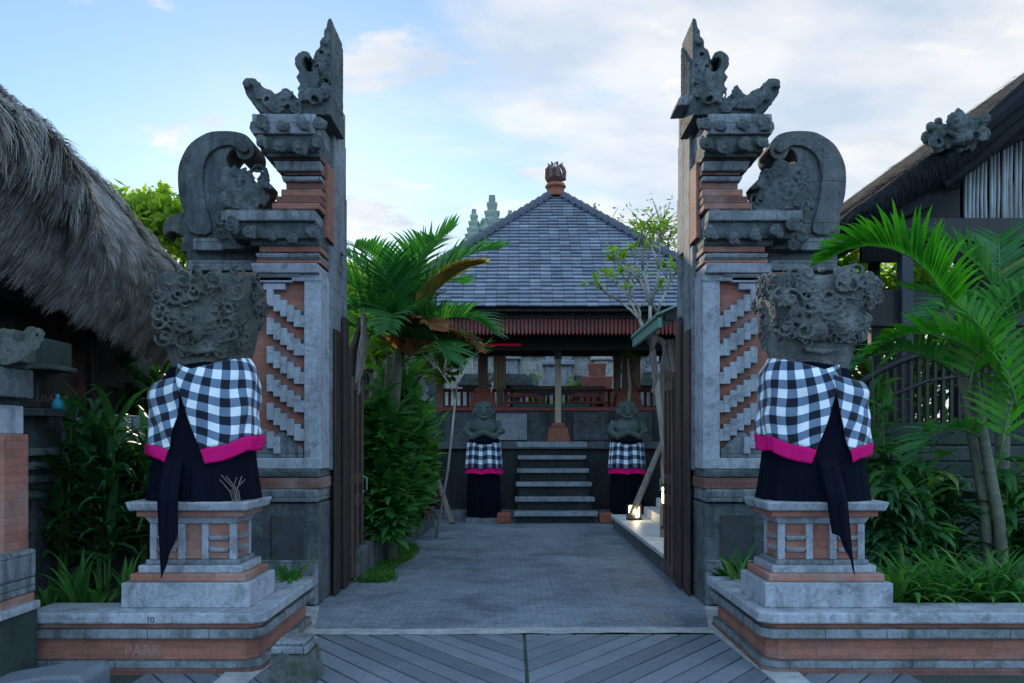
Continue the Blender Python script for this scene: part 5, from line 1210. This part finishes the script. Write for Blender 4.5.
fr += [(W3(404, 350, Yp), D(-6), D(76), 1.6, 1.2, .46, dict(n=34, w=.12, dang=.15, vee=.1, start=.3), 'leaf_orange'), (W3(402, 365, Yp), D(-25), D(44), 1.2, 1.5, .46, dict(n=28, w=.10, dang=.6), 'leaf_orange2'), (W3(402, 362, Yp), D(-60), D(52), 1.2, 1.5, .46, dict(n=28, w=.10, dang=.6), 'leaf_orange2')]
palm('palm', 'tall leaning palm with deep green and dying orange fronds right of the left gate', (X(392, Yp), Yp, 0), fr,
    [([(X(392, Yp), Yp, 0), (X(388, Yp), Yp, 1.2), (X(396, Yp), Yp, 2.2), (X(400, Yp), Yp, 2.9)], [.08, .07, .06, .05]), ([(X(384, Yp), Yp+.3, 0), (X(380, Yp), Yp+.3, 1.5), (X(388, Yp), Yp+.2, 2.7)], [.07, .06, .05])], 'leaf_palm_deep')
palm('palm', 'bright green palm with two grey trunks standing in the right planter', (X(985, 7.2), 7.2, .36), [
    (W3(952, 330, 7.2), D(168), D(82), 1.55, 2.1, .60, dict(n=46, w=.055, dang=.35, vee=.7), 'leaf_palm_hot'),
    (W3(968, 400, 6.9), D(20), D(80), 1.7, 1.5, .5, dict(n=26, w=.05)),
    (W3(975, 395, 7.2), D(60), D(75), 1.9, 1.9, .55, dict(n=30, w=.05)),
    (W3(1000, 460, 6.6), D(35), D(72), 1.7, 1.2, .42, dict(n=24, w=.055, vee=.8), 'leaf_palm_hot'),
    (W3(1010, 400, 6.8), D(160), D(70), 1.4, 2.0, .45, dict(n=24, w=.05)),
    (W3(962, 380, 7.4), D(185), D(40), 1.3, 1.7, .42, dict(n=24, w=.05), 'leaf_palm_deep'),
    (W3(985, 440, 7.0), D(190), D(30), .8, 1.8, .40, dict(n=20, w=.045), 'leaf_palm_deep'),
    (W3(1020, 420, 6.6), D(120), D(80), 1.7, 1.2, .45, dict(n=24, w=.05), 'leaf_palm_hot'),
    (W3(980, 380, 7.5), D(-60), D(75), 1.6, 2.0, .5, dict(n=24, w=.05), 'leaf_palm_deep')],
    [([W3(992, 612, 7.1), W3(984, 500, 7.1), W3(966, 400, 7.15), W3(948, 310, 7.2)], [.055, .05, .045, .03]), ([W3(1006, 612, 7.0), W3(999, 520, 7.0), W3(982, 430, 7.0), W3(975, 370, 7.2)], [.06, .05, .045, .03])])
palm('palm', 'broad dark palm behind the bamboo gable, right edge', (X(1000, 8.6), 8.6, 0), [
    (W3(1000, 300, 8.6), D(150), D(70), 1.2, 1.2, .5, dict(n=18, w=.07)), (W3(1000, 300, 8.6), D(60), D(75), 1.3, 1.2, .5, dict(n=18, w=.07)),
    (W3(1005, 300, 8.6), D(10), D(60), 1.2, 1.2, .5, dict(n=18, w=.07)), (W3(1000, 320, 8.6), D(200), D(30), 1.1, 1.4, .5, dict(n=18, w=.07))],
    [([(X(1000, 8.6), 8.6, 0), (X(1003, 8.6), 8.6, 2), (X(1000, 8.6), 8.6, 3.2)], [.08, .07, .05])], 'leaf_palm_deep')
# ================================================================== BUSHES AND BEDS
def bush(name, lab, x, y, z, n, rad, h, leafm, seed, ll=.32, lw=.09, droop=.9, group=None, cat='plant', prof=oval, el=(.1, 1.2), stems=6, fold=.2, flat=1):
    rs = random.Random(seed); t = thing(name, lab, cat, (x, y, z), group); st = MB(); lf = MB()
    tips = []
    for k in range(stems):
        q = rs.uniform(0, 2*PI); r = rad*rs.uniform(.1, .7); tx, ty = x+r*math.cos(q), y+r*math.sin(q)*flat; hh = h*rs.uniform(.55, 1)
        st.tube([(x+(tx-x)*.3, y+(ty-y)*.3, z), (x+(tx-x)*.7, y+(ty-y)*.7, z+hh*.5), (tx, ty, z+hh)], [.014, .011, .006], 5); tips.append((tx, ty, hh))
    for i in range(n):
        tx, ty, hh = tips[i % stems]; f = rs.uniform(.15, 1); bx_ = x+(tx-x)*(.3+.7*f); by = y+(ty-y)*(.3+.7*f)
        az = rs.uniform(0, 2*PI); lf.leaf((bx_+rs.uniform(-.05, .05), by+rs.uniform(-.05, .05), z+hh*f), az, rs.uniform(*el), ll*rs.uniform(.7, 1.2), lw*rs.uniform(.8, 1.2), droop*rs.uniform(.6, 1.5), 5, fold, prof, rs.uniform(-.5, .5))
    st.build('stems', 'stem_green', t); lf.build('foliage', leafm, t, keep=True); return t
def clump(name, lab, x, y, z, n, ll, lw, leafm, seed, droop=1.3, group=None, el=(.7, 1.45)):
    rs = random.Random(seed); b = MB()
    for i in range(n):
        b.leaf((x+rs.uniform(-.05, .05), y+rs.uniform(-.05, .05), z), rs.uniform(0, 2*PI), rs.uniform(*el), ll*rs.uniform(.7, 1.15), lw*rs.uniform(.8, 1.2), droop*rs.uniform(.6, 1.4), 7, .3, strap)
    return tag(b.build(name, leafm, keep=True), lab, 'plant', group)
# garden bed behind the left door
t = thing('garden_bed', 'long dark bed with a mossy kerb left of the path behind the gate', 'garden bed', (-2.6, 12, 0))
b = MB(); b.prismz([(-4.2, 9.0), (-1.72, 9.0), (-1.60, 11.5), (-1.43, 14.8), (-4.2, 14.8)], 0, .38); b.build('kerb', 'stone_dark', t, bev=.03)
b = MB(); b.prismz([(-4.1, 9.1), (-1.84, 9.1), (-1.72, 11.5), (-1.55, 14.7), (-4.1, 14.7)], .3, .40); b.build('soil', 'soil', t)
bs = 'bushes in the bed left of the path'
bush('leafy_bush', 'dense broad-leaved bush nearest the left door', X(384, 9.9), 10.0, .35, 620, .50, 1.75, 'leaf_mid', 51, .40, .15, group=bs, stems=10)
bush('leafy_bush', 'tall broad-leaved bush below the leaning palm', X(400, 10.9), 10.9, .35, 680, .52, 2.3, 'leaf_mid2', 52, .42, .15, group=bs, stems=11)
bush('leafy_bush', 'low bush filling the bed edge below the leaning palm', X(404, 11.3), 11.3, .32, 420, .45, .8, 'leaf_mid2', 59, .32, .12, group=bs, stems=8, el=(-.4, .9))
bush('leafy_bush', 'lighter green bush at the bend of the bed, spilling over the path', X(414, 11.9), 11.9, .35, 560, .50, 1.6, 'leaf_bright2', 53, .36, .13, group=bs, stems=10)
bush('leafy_bush', 'farthest bush of the bed, next to the pavilion platform', X(415, 14), 14, .35, 260, .6, 2.0, 'leaf_mid', 54, .36, .10, group=bs, stems=9)
bush('leafy_bush', 'tall dark bush filling the back of the bed below the lime tree', X(352, 12.4), 12.6, .35, 300, .8, 2.3, 'leaf_dark', 55, .38, .12, group=bs, stems=11)
bush('leafy_bush', 'low glossy dark bush hanging over the kerb beside the left door', X(384, 9.9), 9.9, .32, 480, .42, .70, 'leaf_mid', 56, .32, .11, group=bs, stems=8, el=(-.4, .9))
bush('wine_leaf_plant', 'wine-red cordyline hanging over the kerb at the end of the bed', X(420, 13.0), 12.9, .3, 90, .25, .75, 'leaf_wine', 57, .32, .07, 1.6, stems=5, el=(-.5, .9))
bush('wine_leaf_plant', 'wine-red cordyline beside the pavilion platform under the palm', X(424, 15.6), 15.6, .0, 110, .3, 2.4, 'leaf_wine', 58, .4, .08, 1.4, stems=6)
rs = random.Random(77); b = MB()
for k in range(5200):
    f = rs.random(); y = 8.9+f*3.0; x = -1.60+(.12*min(1, f*1.4))+rs.gauss(0, .10)+.05*math.sin(y*5)
    if x < -1.38+.07*math.sin(y*3): b.leaf((x, y, .0), rs.uniform(0, 6.28), rs.uniform(.5, 1.4), rs.uniform(.05, .13), .014, 1.0, 3, .2, strap)
tag(b.build('verge_grass', 'leaf_bright2', keep=True), kind='stuff')
# behind the left planter
ls = 'dracaenas behind the left planter'
for k, (px, Y, n, h, r, lab) in enumerate([(62, 6.9, 110, 1.5, .30, 'dark dracaena nearest the brick pillar'), (105, 6.8, 150, 1.62, .36, 'tallest dark dracaena, in the middle behind the left planter'), (143, 7.1, 120, 1.35, .32, 'dark dracaena close behind the left guardian statue'), (82, 7.5, 120, 1.1, .4, 'low dark dracaena at the back against the stone wall')]):
    bush('dracaena', lab, X(px, Y), Y, .36, int(n*1.5), r, h, 'leaf_dark', 60+k, .52, .07, 1.5, ls, prof=strap, stems=6, el=(.2, 1.3))
for k, (px, Y, lab) in enumerate([(75, 5.95, 'strap-leaved lily nearest the brick pillar on the left planter'), (104, 6.0, 'small light strap-leaved lily in the left planter'), (128, 6.05, 'strap-leaved lily against the left pedestal'), (48, 5.9, 'tiny lily in the left corner of the left planter')]):
    clump('lily_clump', lab, X(px, Y), Y, .36, [16, 10, 14, 9][k], [.48, .26, .42, .25][k], .045, ['leaf_mid', 'leaf_bright2', 'leaf_mid', 'leaf_mid'][k], 70+k, 1.3, 'lilies in the left planter')
clump('lily_clump', 'strap-leaved lily between the left pedestal and the gate', X(285, 6.6), 6.7, .30, 18, .40, .05, 'leaf_mid', 80, 1.7, 'lilies beside the gate')
clump('lily_clump', 'light green lily between the right gate half and pedestal', X(745, 6.6), 6.7, .32, 22, .40, .045, 'leaf_mid', 81, 1.7, 'lilies beside the gate')
bush('fern', 'dark fern between the right gate half and the pedestal', X(737, 7.0), 7.1, .2, 80, .2, .35, 'leaf_dark', 82, .22, .05, stems=6)
# right bed
labs = ['bright strap-leaved lily close to the right pedestal', 'lily with a yellowing leaf, second from the right pedestal', 'lily third from the right pedestal at the front of the bed', 'lily in front of the two palm trunks', 'lily just right of the palm trunks', 'lily at the right edge of the picture',
        'lily in the back row behind the pedestal corner', 'back-row lily left of the palm trunks', 'back-row lily behind the palm trunks']
for k, (px, Y) in enumerate([(893, 5.95), (918, 6.0), (945, 5.95), (968, 6.05), (993, 5.95), (1016, 6.0), (905, 6.4), (940, 6.5), (985, 6.45)]):
    clump('lily_clump', labs[k], X(px, Y), Y, .36, 26, .52, .055, 'leaf_mid' if k % 3 else 'leaf_bright2', 90+k, 1.5, 'lilies in the right planter', (.45, 1.4))
for k, (px, Y, h, r, lab) in enumerate([(885, 6.9, .85, .3, 'dark hanging-leaved plant behind the right guardian statue'), (915, 7.2, 1.1, .35, 'green hanging-leaved plant between the statue and the palm'), (950, 7.4, 1.0, .35, 'dark hanging-leaved plant just left of the palm trunks'), (1015, 7.3, 1.3, .4, 'green hanging-leaved plant right of the palm trunks'), (890, 7.9, 1.2, .35, 'tallest dark hanging-leaved plant beside the house steps')]):
    bush('drooping_plant', lab, X(px, Y), Y, .3, 210, r*1.2, h*1.15, 'leaf_mid' if k % 2 else 'leaf_dark', 110+k, .44, .08, 1.9, 'hanging-leaved plants behind the right planter', stems=6, el=(-.2, 1.1))
clump('round_shrub', 'small bright shrub hugging the right side of the right pedestal', X(882, 6.2), 6.25, .36, 60, .28, .05, 'leaf_mid', 130, .6, None, (.2, 1.5))
for k, (px, lab) in enumerate([(470, 'bright bush against the temple wall seen left of the long table'), (538, 'bright bush against the temple wall seen above the long table'), (575, 'bright bush against the temple wall seen above the table end'), (668, 'bright bush against the temple wall seen right of the brick shrine')]):
    bush('court_bush', lab, X(px, 25), 25, 0, 260, .6, 3.7, 'leaf_bright', 150+k, .36, .13, .9, 'bushes against the temple wall', stems=9)
for k, (px, Y, lab) in enumerate([(868, 17, 'low bush seen between the right statue and the balustrade'), (900, 16.8, 'low bush seen through the middle of the balustrade'), (938, 17, 'low bush seen through the balustrade left of the palm')]):
    bush('garden_bush', lab, X(px, Y), Y, 0, 420, .9, 3.6, 'leaf_bright2', 140+k, .42, .13, .9, 'garden bushes behind the balustrade', stems=14)
bush('garden_bush', 'added tall dark bush behind the left wall between the thatched house and the gate, blocking sun', -4.6, 10.4, 0, 420, .8, 2.9, 'leaf_dark', 160, .4, .12, .9, None, stems=12)  # added to keep direct sun off the garden wall top
bush('broadleaf_plant', 'light-leaved plant by the window of the right house', X(880, 9.3), 9.3, .2, 90, .4, 2.5, 'leaf_mid', 131, .4, .10, 1.4, stems=5)
